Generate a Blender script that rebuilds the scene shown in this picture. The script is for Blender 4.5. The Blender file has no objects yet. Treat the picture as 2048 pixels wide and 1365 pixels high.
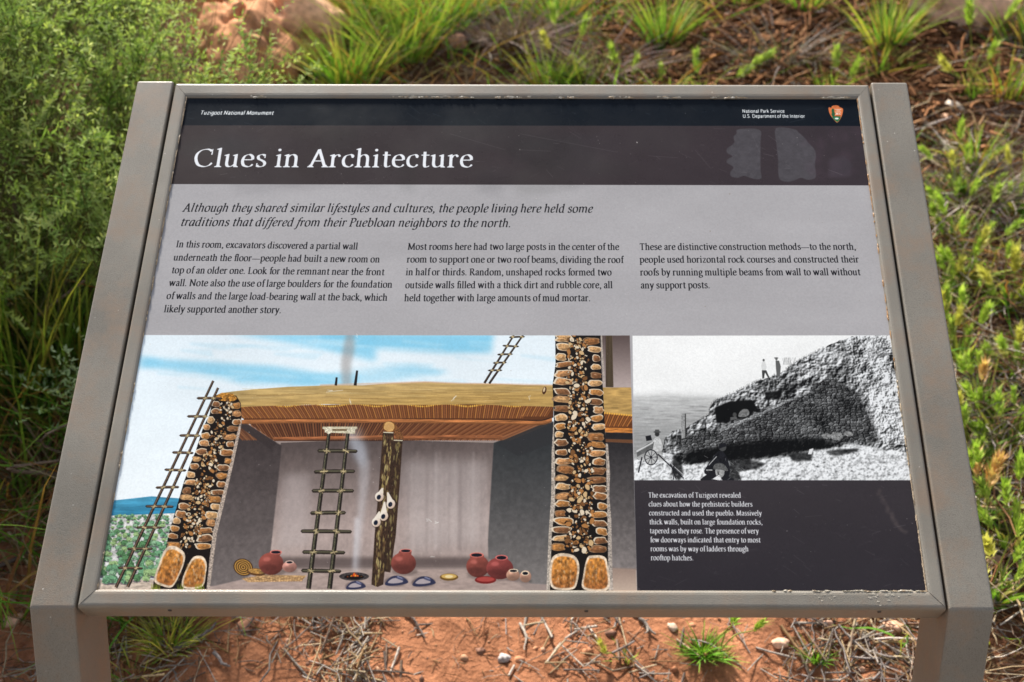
import bpy, bmesh, math, random
import numpy as np
from mathutils import Vector, Matrix

# ---------------------------------------------------------------- camera, sky, sun, exposure
scene = bpy.context.scene
CAMP = Vector((0.51478, -1.19895, 1.43881)); YAW, PITCH, ROLL = -0.0009855, 0.291398, 0.0016969
FPX, CX, CY = 2500.0, 1024+91.16, 682.5
fwd = Vector((math.sin(YAW)*math.cos(PITCH), math.cos(YAW)*math.cos(PITCH), -math.sin(PITCH)))
rgt = fwd.cross(Vector((0, 0, 1))).normalized(); upv = rgt.cross(fwd)
rgt, upv = rgt*math.cos(ROLL)+upv*math.sin(ROLL), -rgt*math.sin(ROLL)+upv*math.cos(ROLL)
cam_d = bpy.data.cameras.new('camera'); cam = bpy.data.objects.new('camera', cam_d); scene.collection.objects.link(cam)
cam.matrix_world = Matrix(((rgt.x, upv.x, -fwd.x, CAMP.x), (rgt.y, upv.y, -fwd.y, CAMP.y), (rgt.z, upv.z, -fwd.z, CAMP.z), (0, 0, 0, 1)))
cam_d.sensor_width = 36; cam_d.lens = FPX/2048*36; cam_d.shift_x = -91.16/2048; cam_d.clip_start = .05; cam_d.clip_end = 400
cam_d.dof.use_dof = True; cam_d.dof.focus_distance = 1.53; cam_d.dof.aperture_fstop = 6.0; cam_d.dof.aperture_blades = 9
scene.camera = cam

world = bpy.data.worlds.new('World'); scene.world = world; world.use_nodes = True
nt = world.node_tree; nt.nodes.clear()
sky = nt.nodes.new('ShaderNodeTexSky'); sky.sky_type = 'NISHITA'; sky.sun_disc = False
SUN_EL, SUN_AZ = math.radians(53), math.radians(-24)       # azimuth from +Y (the hill) towards +X
sky.sun_elevation = SUN_EL; sky.sun_rotation = SUN_AZ; sky.air_density = 1.0; sky.dust_density = 2.0; sky.ozone_density = 1.0
bgn = nt.nodes.new('ShaderNodeBackground'); bgn.inputs[1].default_value = .095
wo = nt.nodes.new('ShaderNodeOutputWorld'); hs = nt.nodes.new('ShaderNodeHueSaturation'); hs.inputs['Saturation'].default_value = .5      # thin cloud veils the blue
nt.links.new(sky.outputs[0], hs.inputs['Color']); nt.links.new(hs.outputs[0], bgn.inputs[0]); nt.links.new(bgn.outputs[0], wo.inputs[0])
sd = bpy.data.lights.new('sun', 'SUN'); sd.energy = 4.8; sd.angle = math.radians(6); sd.color = (1, .95, .87)
sun = bpy.data.objects.new('sun', sd); scene.collection.objects.link(sun)
sv = Vector((math.sin(SUN_AZ)*math.cos(SUN_EL), math.cos(SUN_AZ)*math.cos(SUN_EL), math.sin(SUN_EL)))
sun.rotation_euler = sv.to_track_quat('Z', 'Y').to_euler(); sun.location = (0, 0, 6)
scene.view_settings.view_transform = 'Standard'; scene.view_settings.look = 'None'; scene.view_settings.gamma = 1; scene.view_settings.use_curve_mapping = False
scene.view_settings.exposure = 1.3
scene.cycles.max_bounces = 8; scene.cycles.use_denoising = True
scene.render.film_transparent = False

COL = scene.collection
rng = np.random.RandomState(12)

# ---------------------------------------------------------------- helpers
def tag(o, label=None, cat=None, group=None, kind=None):
    if label: o['label'] = label
    if cat: o['category'] = cat
    if group: o['group'] = group
    if kind: o['kind'] = kind
    return o
def empty(name, loc=(0, 0, 0), **k):
    o = bpy.data.objects.new(name, None); o.location = loc; o.empty_display_size = .05; COL.objects.link(o); return tag(o, **k)
def mesh_data(name, V, Fs, mat, col=None, smooth=False):
    """V (n,3); Fs = array (m,3) or (m,4), or a list of index lists; col (n,3) per vertex"""
    me = bpy.data.meshes.new(name)
    if isinstance(Fs, list): me.from_pydata([tuple(v) for v in V], [], Fs)
    else:
        V = np.asarray(V, np.float32); Fs = np.asarray(Fs, np.int32); m, k = Fs.shape
        me.vertices.add(len(V)); me.vertices.foreach_set('co', V.ravel())
        me.loops.add(m*k); me.loops.foreach_set('vertex_index', Fs.ravel())
        me.polygons.add(m); me.polygons.foreach_set('loop_start', np.arange(0, m*k, k, dtype=np.int32))
        me.polygons.foreach_set('loop_total', np.full(m, k, np.int32))
    me.update(calc_edges=True)
    if smooth: me.polygons.foreach_set('use_smooth', [True]*len(me.polygons))
    if col is not None:
        a = me.color_attributes.new('Col', 'FLOAT_COLOR', 'POINT')
        c = np.ones((len(V), 4), np.float32); c[:, :3] = col; a.data.foreach_set('color', c.ravel())
    if mat: me.materials.append(mat)
    return me
def obj(name, me, parent=None, **k):
    o = bpy.data.objects.new(name, me); COL.objects.link(o)
    if parent: o.parent = parent
    return tag(o, **k)

def material(name, rough=.6, spec=.5):
    m = bpy.data.materials.new(name); m.use_nodes = True
    n = m.node_tree.nodes; b = n['Principled BSDF']; b.inputs['Roughness'].default_value = rough
    b.inputs['Specular IOR Level'].default_value = spec
    return m, n, m.node_tree.links, b
def nd(n, t, **kw):
    x = n.new(t)
    for k, v in kw.items():
        if k in x.inputs: x.inputs[k].default_value = v
        else: setattr(x, k, v)
    return x
def ramp(n, l, src, stops):
    r = n.new('ShaderNodeValToRGB'); e = r.color_ramp.elements
    while len(e) < len(stops): e.new(.5)
    for q, (p, c) in zip(e, stops): q.position = p; q.color = (*c, 1)
    l.new(src, r.inputs[0]); return r.outputs[0]
def bump(n, l, b, src, strength, dist, prev=None):
    x = nd(n, 'ShaderNodeBump', Strength=strength, Distance=dist); l.new(src, x.inputs['Height'])
    if prev is not None: l.new(prev, x.inputs['Normal'])
    l.new(x.outputs[0], b.inputs['Normal']); return x.outputs[0]
def mixc(n, l, fac, a, b_, mode='MIX'):
    x = nd(n, 'ShaderNodeMix', data_type='RGBA', blend_type=mode)
    for s, v in ((0, fac), (6, a), (7, b_)):
        if isinstance(v, (int, float)): x.inputs[s].default_value = v
        elif isinstance(v, tuple): x.inputs[s].default_value = (*v, 1)
        else: l.new(v, x.inputs[s])
    return x.outputs[2]

def m_powder(name, base, speck=.35, dirt=.5):
    """taupe powder coat: fine orange peel, dark pitting, dusty bloom"""
    m, n, l, b = material(name, .42, .3)
    tc = n.new('ShaderNodeTexCoord')
    n1 = nd(n, 'ShaderNodeTexNoise', Scale=6., Detail=6.); l.new(tc.outputs['Object'], n1.inputs[0])
    n2 = nd(n, 'ShaderNodeTexNoise', Scale=1100., Detail=2.); l.new(tc.outputs['Object'], n2.inputs[0])
    n3 = nd(n, 'ShaderNodeTexNoise', Scale=900., Detail=1.); l.new(tc.outputs['Object'], n3.inputs[0])
    c = ramp(n, l, n1.outputs[0], [(.3, tuple(np.array(base)*.84)), (.7, tuple(np.array(base)*1.14))])
    s = ramp(n, l, n2.outputs[0], [(.34, (1-speck,)*3), (.48, (1, 1, 1))])
    c = mixc(n, l, 1., c, s, 'MULTIPLY')
    n4 = nd(n, 'ShaderNodeTexNoise', Scale=14., Detail=8., Roughness=.7); l.new(tc.outputs['Object'], n4.inputs[0])
    d = ramp(n, l, n4.outputs[0], [(.47, (0, 0, 0)), (.64, (dirt,)*3)])
    c = mixc(n, l, d, c, (.22, .15, .10))
    st = nd(n, 'ShaderNodeTexNoise', Scale=1., Detail=7., Roughness=.6); mp = nd(n, 'ShaderNodeMapping'); mp.inputs['Scale'].default_value = (14, 5, 5); l.new(tc.outputs['Object'], mp.inputs[0]); l.new(mp.outputs[0], st.inputs[0])
    c = mixc(n, l, 1., c, ramp(n, l, st.outputs[0], [(.35, (.94, .93, .92)), (.5, (1, 1, 1)), (.7, (1.06, 1.06, 1.06))]), 'MULTIPLY')
    v = nd(n, 'ShaderNodeTexVoronoi', Scale=55., Randomness=1.); l.new(tc.outputs['Object'], v.inputs[0])
    sp = ramp(n, l, v.outputs['Distance'], [(.035, (.6, .6, .6)), (.05, (0, 0, 0))])
    gate = ramp(n, l, nd_out(n, l, tc, 9.), [(.46, (0, 0, 0)), (.54, (1, 1, 1))])
    c = mixc(n, l, mixc(n, l, 1., sp, gate, 'MULTIPLY'), c, (.62, .58, .52))
    l.new(c, b.inputs['Base Color'])
    l.new(ramp(n, l, n1.outputs[0], [(.3, (.38,)*3), (.7, (.55,)*3)]), b.inputs['Roughness'])
    bump(n, l, b, n3.outputs[0], .35, .0006)
    return m
def nd_out(n, l, tc, s):
    x = nd(n, 'ShaderNodeTexNoise', Scale=s, Detail=4.); l.new(tc.outputs['Object'], x.inputs[0]); return x.outputs[0]
def m_col(name, rough=.7, spec=.3, trans=0., nscale=300., namt=.25, bmp=0.):
    """colour from the mesh's own attribute, broken up by fine noise; trans = light through thin leaves"""
    m, n, l, b = material(name, rough, spec)
    a = nd(n, 'ShaderNodeAttribute', attribute_name='Col')
    tc = n.new('ShaderNodeTexCoord'); x = nd(n, 'ShaderNodeTexNoise', Scale=nscale, Detail=4.); l.new(tc.outputs['Object'], x.inputs[0])
    c = mixc(n, l, 1., a.outputs[0], ramp(n, l, x.outputs[0], [(.25, (1-namt,)*3), (.75, (1+namt,)*3)]), 'MULTIPLY')
    l.new(c, b.inputs['Base Color'])
    if bmp: bump(n, l, b, x.outputs[0], .6, bmp)
    if trans:
        t = n.new('ShaderNodeBsdfTranslucent'); l.new(mixc(n, l, 1., c, (1.05, 1.15, .55), 'MULTIPLY'), t.inputs[0])
        mx = nd(n, 'ShaderNodeMixShader'); mx.inputs[0].default_value = trans
        l.new(b.outputs[0], mx.inputs[1]); l.new(t.outputs[0], mx.inputs[2]); l.new(mx.outputs[0], n['Material Output'].inputs[0])
    return m
# ---------------------------------------------------------------- the print on the panel (drawn with numpy)
S0, T0, SW, TH = .015, .017, .900, .678          # part of the panel plane covered by the print, metres
TW_, TH_ = 2600, 1959                             # texels
HINV = np.array([[0.0006995970596813699, 0.00013138238770795364, -0.2680131981518479],
                 [1.5547278480408998e-06, -0.0007124317799774675, 0.8660825182996849],
                 [-5.738470985721454e-08, 0.00025252849803967706, 1.0]])
rs = np.random.RandomState(7)

def T(pts):
    """drawing sheet coordinates -> texels"""
    p = np.asarray(pts, float).reshape(-1, 2)
    q = np.c_[p, np.ones(len(p))] @ HINV.T
    s, t = q[:, 0]/q[:, 2], q[:, 1]/q[:, 2]
    return np.c_[(s-S0)/SW*TW_, (T0+TH-t)/TH*TH_]
def LC(*p): return [(180+x/2.275, 640+y/2.275) for x, y in p]
def MC(*p): return [(640+x/2.275, 640+y/2.275) for x, y in p]
def RC(*p): return [(1240+x/2.276, 640+y/2.276) for x, y in p]
def rgb(*c): return np.array(c, float)/255.

CV = np.zeros((TH_, TW_, 3), np.float32)

def up(a, h, w):
    ys = np.linspace(0, a.shape[0]-1.001, h); xs = np.linspace(0, a.shape[1]-1.001, w)
    y0 = ys.astype(int); x0 = xs.astype(int); fy = (ys-y0)[:, None]; fx = (xs-x0)[None]
    fy = fy*fy*(3-2*fy); fx = fx*fx*(3-2*fx)
    A = a[y0][:, x0]; B = a[y0][:, x0+1]; C = a[y0+1][:, x0]; D = a[y0+1][:, x0+1]
    return (A*(1-fx)+B*fx)*(1-fy)+(C*(1-fx)+D*fx)*fy
def noise(h, w, cell, octaves=4, asp=1.0, seed=0):
    r = np.random.RandomState(seed); out = np.zeros((h, w)); amp = 1; tot = 0
    for o in range(octaves):
        cy, cx = max(1.5, cell/2**o), max(1.5, cell*asp/2**o)
        out += amp*up(r.rand(int(h/cy)+3, int(w/cx)+3), h, w); tot += amp; amp *= .55
    return out/tot
def box1(a, r, ax):
    if r < 1: return a
    k = 2*r+1
    pad = [(0, 0)]*a.ndim; pad[ax] = (r+1, r)
    c = np.cumsum(np.pad(a, pad, mode='edge'), axis=ax)
    n = a.shape[ax]
    return (np.take(c, range(k, k+n), ax)-np.take(c, range(0, n), ax))/k
def blur(a, s):
    r = int(round(s*.8))
    for _ in range(2): a = box1(box1(a, r, 0), r, 1)
    return a
SS = 3
def cover(polys, pad=0):
    """coverage of the union (non zero winding) of polygons given in texels -> x0, y0, array"""
    P = [np.asarray(p, float) for p in polys if len(p) > 2]
    if not P: return None
    lo = np.min([p.min(0) for p in P], 0)-pad-1; hi = np.max([p.max(0) for p in P], 0)+pad+2
    x0, y0 = int(max(0, math.floor(lo[0]))), int(max(0, math.floor(lo[1])))
    x1, y1 = int(min(TW_, math.ceil(hi[0]))), int(min(TH_, math.ceil(hi[1])))
    if x1 <= x0 or y1 <= y0: return None
    w, h = x1-x0, y1-y0
    out = np.zeros((h, w))
    for p in P:
        a = p-[x0, y0]; b = np.roll(a, -1, 0)
        area = (a[:, 0]*b[:, 1]-b[:, 0]*a[:, 1]).sum()
        sgn = 1 if area > 0 else -1
        acc = np.zeros((h*SS, w+2))
        for (ax, ay), (bx, by) in zip(a, b):
            if ay == by: continue
            s = 1
            if ay > by: ax, ay, bx, by, s = bx, by, ax, ay, -1
            r0 = max(0, math.ceil(ay*SS-.5)); r1 = min(h*SS, math.ceil(by*SS-.5))
            if r1 <= r0: continue
            rr = np.arange(r0, r1); yy = (rr+.5)/SS
            xx = np.clip(ax+(bx-ax)*(yy-ay)/(by-ay), 0, w)
            ix = xx.astype(int); fx = xx-ix
            acc[rr, ix] += -s*sgn*(1-fx)
            acc[rr, ix+1] += -s*sgn*fx
        c = np.cumsum(acc, 1)[:, :w]
        c = np.clip(np.abs(c), 0, 1).reshape(h, SS, w).mean(1)
        out = np.maximum(out, c)
    return x0, y0, out
def fill(pts, col, alpha=1., soft=0, grad=None, tex=None, raw=False, many=False):
    """pts on the drawing sheet; grad=(p0, p1, col1); tex=(amount, cell, aspect)"""
    polys = pts if many else [pts]
    if not raw: polys = [T(p) for p in polys]
    r = cover(polys, pad=soft*2.2)
    if r is None: return
    x0, y0, c = r
    if soft: c = blur(c, soft)
    h, w = c.shape
    col = np.asarray(col, float)
    if grad is not None:
        q = T([grad[0], grad[1]]); d = q[1]-q[0]
        yy, xx = np.mgrid[y0:y0+h, x0:x0+w]
        g = np.clip(((xx-q[0, 0])*d[0]+(yy-q[0, 1])*d[1])/(d@d), 0, 1)[..., None]
        C = col*(1-g)+np.asarray(grad[2])*g
    else:
        C = np.broadcast_to(col, (h, w, 3))
    if tex is not None:
        n = noise(h, w, tex[1], 4, tex[2] if len(tex) > 2 else 1, seed=(x0*7+y0) % 9999)
        C = C*(1+tex[0]*(n-.5)[..., None]*2)
    a = (c*alpha)[..., None]
    R = CV[y0:y0+h, x0:x0+w]
    R[...] = R*(1-a)+C*a
def ell(cx, cy, rx, ry, n=20, rot=0, wob=0, rr=None):
    t = np.linspace(0, 2*math.pi, n, endpoint=False)
    k = 1+(wob*(rr or rs).uniform(-1, 1, n) if wob else 0)
    x, y = np.cos(t)*rx*k, np.sin(t)*ry*k
    c, s = math.cos(rot), math.sin(rot)
    return np.c_[cx+x*c-y*s, cy+x*s+y*c]
def line(p, q, w0, w1=None):
    w1 = w0 if w1 is None else w1
    p, q = np.array(p, float), np.array(q, float); d = q-p; d /= (np.linalg.norm(d)+1e-9); n = np.array([-d[1], d[0]])
    return [p+n*w0/2, q+n*w1/2, q-n*w1/2, p-n*w0/2]
def sm(P, k=6, closed=False):
    """smooth curve through points"""
    P = np.asarray(P, float); n = len(P)
    if n < 3: return P
    if closed: Q = np.vstack([P[-1], P, P[0], P[1]]); m = n
    else: Q = np.vstack([2*P[0]-P[1], P, 2*P[-1]-P[-2]]); m = n-1
    out = []
    t = np.linspace(0, 1, k, endpoint=False)[:, None]
    for i in range(m):
        a, b, c, d = Q[i:i+4]
        out.append(.5*((2*b)+(c-a)*t+(2*a-5*b+4*c-d)*t*t+(3*b-a-3*c+d)*t**3))
    r = np.vstack(out)
    return r if closed else np.vstack([r, P[-1]])

# ---- lettering: broad-nib strokes, x-height 50
def G(adv, *parts): return adv, parts
S = lambda *a: ('s', a)            # smooth stroke through points
L = lambda *a: ('l', a)            # straight stroke
F = lambda x, y=0, r=11: ('f', x, y, r)     # foot serif
Fr = lambda x: ('fr', x)           # foot serif to the right only
HD = lambda x, y: ('h', x, y)      # flag serif at the head of a stem
TP = lambda x, y, r=9: ('t', x, y, r)       # thin serif hanging from a line
D = lambda x, y, r=4.6: ('d', x, y, r)
V = lambda x, y0, y1: ('v', x, y0, y1)
GL = {
 'a': G(45, S((10, 39), (15, 46), (23, 48), (31, 45), (33.5, 35), (33.5, 12), (36, 3.5), (43, 4)), S((33.5, 29), (20, 26), (11.5, 19), (10.5, 10), (15, 3.5), (22, 2.5), (29, 6), (33.5, 12)), D(11, 38.5, 4)),
 'b': G(53, L((13, 71), (13, 4)), HD(13, 73), S((13, 38), (20, 45.5), (29, 48), (40, 43), (45, 26), (41, 9), (29, 1.8), (19, 3), (13, 7))),
 'c': G(43, S((37, 40), (33, 46.5), (26, 48.3), (13, 42), (7.5, 25), (12, 8), (24, 1.8), (32, 4), (38.5, 11)), D(35.5, 40, 4.2)),
 'd': G(53, S((38, 42), (30, 48), (24, 48), (12, 41), (7.5, 24), (12, 7), (21, 1.8), (31, 5), (38, 12)), L((38, 71), (38, 2)), HD(38, 73), Fr(38)),
 'e': G(45, L((9, 28), (38, 28.5)), S((38.5, 29), (36.5, 41), (26, 48.3), (13, 42), (7.5, 25), (12, 8), (25, 1.8), (34, 4), (40.5, 11))),
 'f': G(29, S((33, 69), (28, 72.5), (22, 70), (18.5, 60), (18.5, 45), (18.5, 2)), L((7, 47), (31, 47)), F(18.5), D(33, 67.5, 3.8)),
 'g': G(46, S((22, 48), (12, 44), (9, 34), (12, 23), (22, 19.5), (32, 23), (35, 34), (32, 44), (22, 48)), S((14, 22), (9, 14), (14, 7), (30, 3), (40, -4), (38, -15), (24, -21), (9, -17), (8, -8), (16, 3)), S((32, 44), (38, 46.5), (44, 46))),
 'h': G(53, L((12.5, 71), (12.5, 2)), HD(12.5, 73), F(12.5), S((12.5, 36), (20, 45), (29, 48), (37, 43), (39.5, 32), (39.5, 15), (39.5, 2)), F(39.5)),
 'i': G(27, L((13.5, 47), (13.5, 2)), HD(13.5, 49), F(13.5), D(12.5, 66, 5.2)),
 'j': G(26, S((13, 48), (13, 10), (13, -10), (8, -20), (0, -21)), HD(13, 49), D(12.5, 66, 5)),
 'k': G(51, L((12.5, 71), (12.5, 2)), HD(12.5, 73), F(12.5), L((37, 46), (14, 24)), L((20, 28), (41, 3)), F(43, 0, 8), TP(36, 48.5, 8)),
 'l': G(27, L((13, 71), (13, 2)), HD(13, 73), F(13)),
 'm': G(80, L((12.5, 47), (12.5, 2)), HD(12.5, 49), F(12.5), S((12.5, 36), (20, 45), (28, 48), (36, 43), (39, 32), (39, 15), (39, 2)), F(39, 0, 10), S((39, 36), (46, 45), (55, 48), (63, 43), (65.5, 32), (65.5, 15), (65.5, 2)), F(65.5)),
 'n': G(54, L((12.5, 47), (12.5, 2)), HD(12.5, 49), F(12.5), S((12.5, 36), (20, 45), (29, 48), (37, 43), (39.5, 32), (39.5, 15), (39.5, 2)), F(39.5)),
 'o': G(50, S((25, 48.3), (12, 43), (7.5, 25), (12, 7), (25, 1.7), (38, 7), (42.5, 25), (38, 43), (25, 48.3))),
 'p': G(53, L((13, 46), (13, -20)), HD(13, 49), F(13, -22), S((13, 38), (20, 45.5), (29, 48), (40, 43), (45, 26), (41, 9), (30, 1.8), (20, 3), (13, 9))),
 'q': G(53, S((38, 42), (30, 48), (24, 48), (12, 41), (7.5, 24), (12, 7), (21, 1.8), (31, 5), (38, 12)), L((38, 48), (38, -20)), F(38, -22)),
 'r': G(38, L((12.5, 47), (12.5, 2)), HD(12.5, 49), F(12.5), S((12.5, 34), (19, 44), (26, 47.5), (33, 45)), D(32, 43.5, 4.2)),
 's': G(40, S((30, 44), (26, 47.3), (20, 48.2), (12, 44.5), (10, 38), (13, 31), (22, 26), (30, 20), (32.5, 12), (28, 4), (19, 1.8), (12, 3.5), (9, 7)), ('w', 31, 35, 49), ('w', 8.2, 1, 15)),
 't': G(33, S((16.5, 60), (16.5, 40), (16.5, 12), (19, 3.5), (25, 2.2), (32, 6)), L((6, 47), (31, 47))),
 'u': G(53, S((12, 46), (12, 28), (12, 14), (15, 5), (23, 2), (32, 6), (38.5, 13)), L((38.5, 47), (38.5, 2)), HD(12, 49), HD(38.5, 49), Fr(38.5)),
 'v': G(47, L((9, 47), (24, 2)), L((39.5, 47), (24, 2)), TP(9, 48.5), TP(40, 48.5, 7)),
 'w': G(71, L((8, 47), (22, 2)), L((35, 47), (22, 2)), L((35, 47), (49, 2)), L((63, 47), (49, 2)), TP(9, 48.5, 8), TP(35, 48.5, 7), TP(63, 48.5, 7)),
 'x': G(48, L((10, 47), (38, 2)), L((38, 47), (10, 2)), TP(11, 48.5, 8), TP(37, 48.5, 7), F(38, 0, 8), F(10, 0, 7)),
 'y': G(47, L((9, 47), (24.5, 4)), S((40, 47), (31, 22), (22, -4), (16, -17), (8, -20)), TP(9, 48.5), TP(40, 48.5, 7), D(8, -18, 3.8)),
 'z': G(44, L((8, 46.5), (36, 46.5)), L((36, 45), (9, 4)), L((8, 2.2), (37, 2.2)), V(8.5, 38, 48), V(37, 1, 11)),
 'A': G(66, L((33, 68), (11, 2)), L((33, 69), (55, 2)), L((18, 24), (48, 24)), F(11, 0, 10), F(56, 0, 11)),
 'C': G(67, S((54.5, 61), (48, 66), (38, 68.3), (22, 64), (10, 50), (8.5, 30), (18, 9), (36, 1.8), (51, 6), (60, 16)), ('w', 56, 47, 69.5)),
 'D': G(74, L((16, 67), (16, 2)), F(16), TP(14, 68.4, 10), S((14, 67), (35, 67), (58, 57), (65, 36), (58, 12), (36, 2), (14, 2))),
 'I': G(32, L((16, 67), (16, 2)), F(16), ('f2', 16, 70)),
 'L': G(54, L((16, 67), (16, 2)), F(16), ('f2', 16, 70), L((14, 2.2), (48, 2.2)), V(48, 1, 16)),
 'M': G(84, L((15, 67), (12, 2)), L((15, 68), (41, 4)), L((68, 68), (41, 4)), L((68, 67), (70, 2)), F(12, 0, 9), F(70), TP(12, 68.4, 8), TP(72, 68.4, 8)),
 'N': G(73, L((14, 67), (14, 2)), L((13, 68), (58, 3)), L((58, 68), (58, 3)), F(14, 0, 9), TP(11, 68.4, 8), TP(58, 68.4, 10)),
 'P': G(54, L((16, 67), (16, 2)), F(16), TP(14, 68.4, 10), S((16, 67), (32, 68), (44, 62), (46, 50), (38, 38), (16, 34))),
 'R': G(63, L((16, 67), (16, 2)), F(16), TP(14, 68.4, 10), S((16, 67), (32, 68), (43, 62), (45, 50), (38, 38), (16, 35)), L((29, 36), (54, 2)), F(56, 0, 7)),
 'S': G(52, S((40, 56), (34, 66), (24, 68.3), (13, 63), (11, 53), (17, 43), (29, 36), (39, 28), (42, 17), (36, 6), (24, 1.8), (13, 5), (8, 15)), V(41, 50, 67), V(7.5, 3, 18)),
 'T': G(61, L((30.5, 67), (30.5, 2)), F(30.5), L((6, 67), (55, 67)), V(6.5, 54, 69), V(54.5, 54, 69)),
 'U': G(70, S((14, 68), (14, 40), (14, 20), (22, 5), (35, 1.8), (50, 6), (56, 20), (56, 40), (56, 68))),
 '.': G(24, D(11, 4.4, 5.2)), ',': G(24, D(11, 4.6, 5.2), S((14, 5), (14, -3), (8, -11))),
 '-': G(32, L((6, 21), (27, 21))), '\u2014': G(90, L((2, 22), (88, 22))), ' ': G(22),
}
GI = {  # italic forms
 'a': G(49, S((37, 46), (25, 48.3), (13, 42), (7.5, 22), (11, 5), (20, 2.5), (30, 12), (36, 26)), L((38, 48), (36.5, 8)), S((36.5, 10), (38, 2.5), (47, 7))),
 'e': G(42, S((9, 22), (26, 27), (35, 36), (32, 46), (22, 47), (11, 36), (8, 18), (14, 4), (26, 2.5), (37, 11))),
 'f': G(30, S((38, 68), (33, 72.5), (25, 68), (20, 52), (16, 20), (12, -8), (6, -20), (-4, -20)), L((8, 47), (32, 47))),
 'g': G(46, S((36, 46), (25, 48.3), (13, 42), (7.5, 22), (11, 6), (20, 3.5), (30, 12), (36, 26)), S((38, 47), (37, 20), (36, -6), (28, -19), (14, -21), (5, -15))),
 'v': G(42, S((7, 44), (13, 46), (17, 2)), S((17, 2), (32, 18), (36, 34), (34, 46))),
 'w': G(64, S((7, 44), (12, 46), (16, 2)), L((16, 3), (35, 46)), L((35, 46), (37, 2)), S((37, 2), (53, 20), (58, 34), (55, 46))),
 'y': G(46, S((7, 44), (12, 47), (12, 20), (18, 3), (28, 8), (38, 24)), S((39, 47), (38, 20), (35, -6), (26, -19), (10, -21))),
}
def glyph(ch, style):
    """outline polygons of one letter, glyph units, y up"""
    wt = style.get('wt', 4.7); thin = style.get('thin', 1.35); th = math.radians(style.get('th', 17)); ser = style.get('serif', True)
    it = style.get('italic', False)
    adv, parts = (GI[ch] if it and ch in GI else GL.get(ch, GL[' ']))
    if style.get('sans') and ch == 'g': adv, parts = GI['g']
    e = np.array([math.cos(th), math.sin(th)]); e2 = np.array([-e[1], e[0]])
    out = []
    for p in parts:
        k = p[0]
        if k in 'sl':
            P = np.array(p[1], float); C = sm(P, 7) if k == 's' else P
            d = np.gradient(C, axis=0); d /= (np.linalg.norm(d, axis=1)[:, None]+1e-9); n = np.c_[-d[:, 1], d[:, 0]]
            hw = np.sqrt((wt*(n@e))**2+(thin*(n@e2))**2)[:, None]
            out.append(np.vstack([C+n*hw, (C-n*hw)[::-1]]))
        elif k == 'd':
            out.append(ell(p[1], p[2], p[3], p[3], 14))
        elif not ser: continue
        elif k == 'f':
            x, y, r = p[1:]
            if it and ch.islower():
                if ch in 'iltdu' or (ch in 'hmn' and x > 30 and x != 39): out.append(np.array([(x-wt*.9, y+8), (x+wt, y+10), (x+wt+1, y+4), (x+10, y+7), (x+10, y+5.5), (x+3, y-.5), (x-2, y), (x-wt, y+5)]))
                continue
            out.append(np.array([(x-r, y), (x+r, y), (x+r, y+2.4), (x+wt+1.2, y+4.4), (x+wt*.9, y+9), (x-wt*.9, y+9), (x-wt-1.2, y+4.4), (x-r, y+2.4)]))
        elif k == 'fr':
            x = p[1]; out.append(np.array([(x-wt*.9, 0), (x+10, 0), (x+10, 2.4), (x+wt+1, 5), (x+wt*.9, 9), (x-wt*.9, 9)]))
        elif k == 'f2':
            x, y = p[1:]; r = 11
            out.append(np.array([(x-r, y), (x+r, y), (x+r, y-2.4), (x+wt+1.2, y-4.4), (x+wt*.9, y-9), (x-wt*.9, y-9), (x-wt-1.2, y-4.4), (x-r, y-2.4)]))
        elif k == 'h':
            x, y = p[1:]; out.append(np.array([(x+wt*.93, y+1.5), (x+wt*.2, y+1), (x-10.5, y-3.6), (x-10.5, y-5.6), (x-wt*.9, y-7), (x-wt*.9, y-14), (x+wt*.93, y-14)]))
        elif k == 't':
            x, y, r = p[1:]; out.append(np.array([(x-r, y+1.4), (x+r, y+1.4), (x+r, y-.8), (x+wt, y-2), (x-wt, y-2), (x-r, y-.8)]))
        elif k == 'w':
            x, y0, y1 = p[1:]; out.append(np.array([(x-2.6, y0), (x+1.8, y0), (x+1.8, y1), (x-.6, y1)]) if y0 > 20 else np.array([(x-1.8, y0), (x+.6, y0), (x+2.6, y1), (x-1.8, y1)]))
        elif k == 'v':
            x, y0, y1 = p[1:]; out.append(np.array([(x-1.6, y0), (x+1.2, y0), (x+1.9, y1), (x-1.2, y1)]))
    sh = style.get('shear', .21 if it else 0)
    return adv, [np.c_[q[:, 0]+q[:, 1]*sh, q[:, 1]] for q in out]
GC = {}; STY = []
def text(s, p, q, xh, style, col, alpha=1.):
    """write s on the base line from p to q (sheet coordinates); xh = x-height in millimetres"""
    key = id(style)
    a, b = T([p, q]); W = np.linalg.norm(b-a); d = (b-a)/W; n = np.array([d[1], -d[0]])
    adv = []
    trk = style.get('track', 0)
    for ch in s:
        if (key, ch) not in GC: GC[key, ch] = glyph(ch, style)
        adv.append(GC[key, ch][0]+trk)
    adv = np.array(adv, float)
    lsb, tot = 5, adv.sum()-8-trk
    ky = xh*TW_/900./50.
    kx = W/tot
    style.setdefault('ratio', []).append(kx/ky); STY.append(style) if style not in STY else None
    x = -lsb
    polys = []
    for ch, w in zip(s, adv):
        for g in GC[key, ch][1]:
            polys.append(a+d*((g[:, :1]+x)*kx)+n*(g[:, 1:]*ky))
        x += w
        if ch == ' ' and polys:
            fill(polys, col, alpha, raw=True, many=True); polys = []
    if polys: fill(polys, col, alpha, raw=True, many=True)

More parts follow.
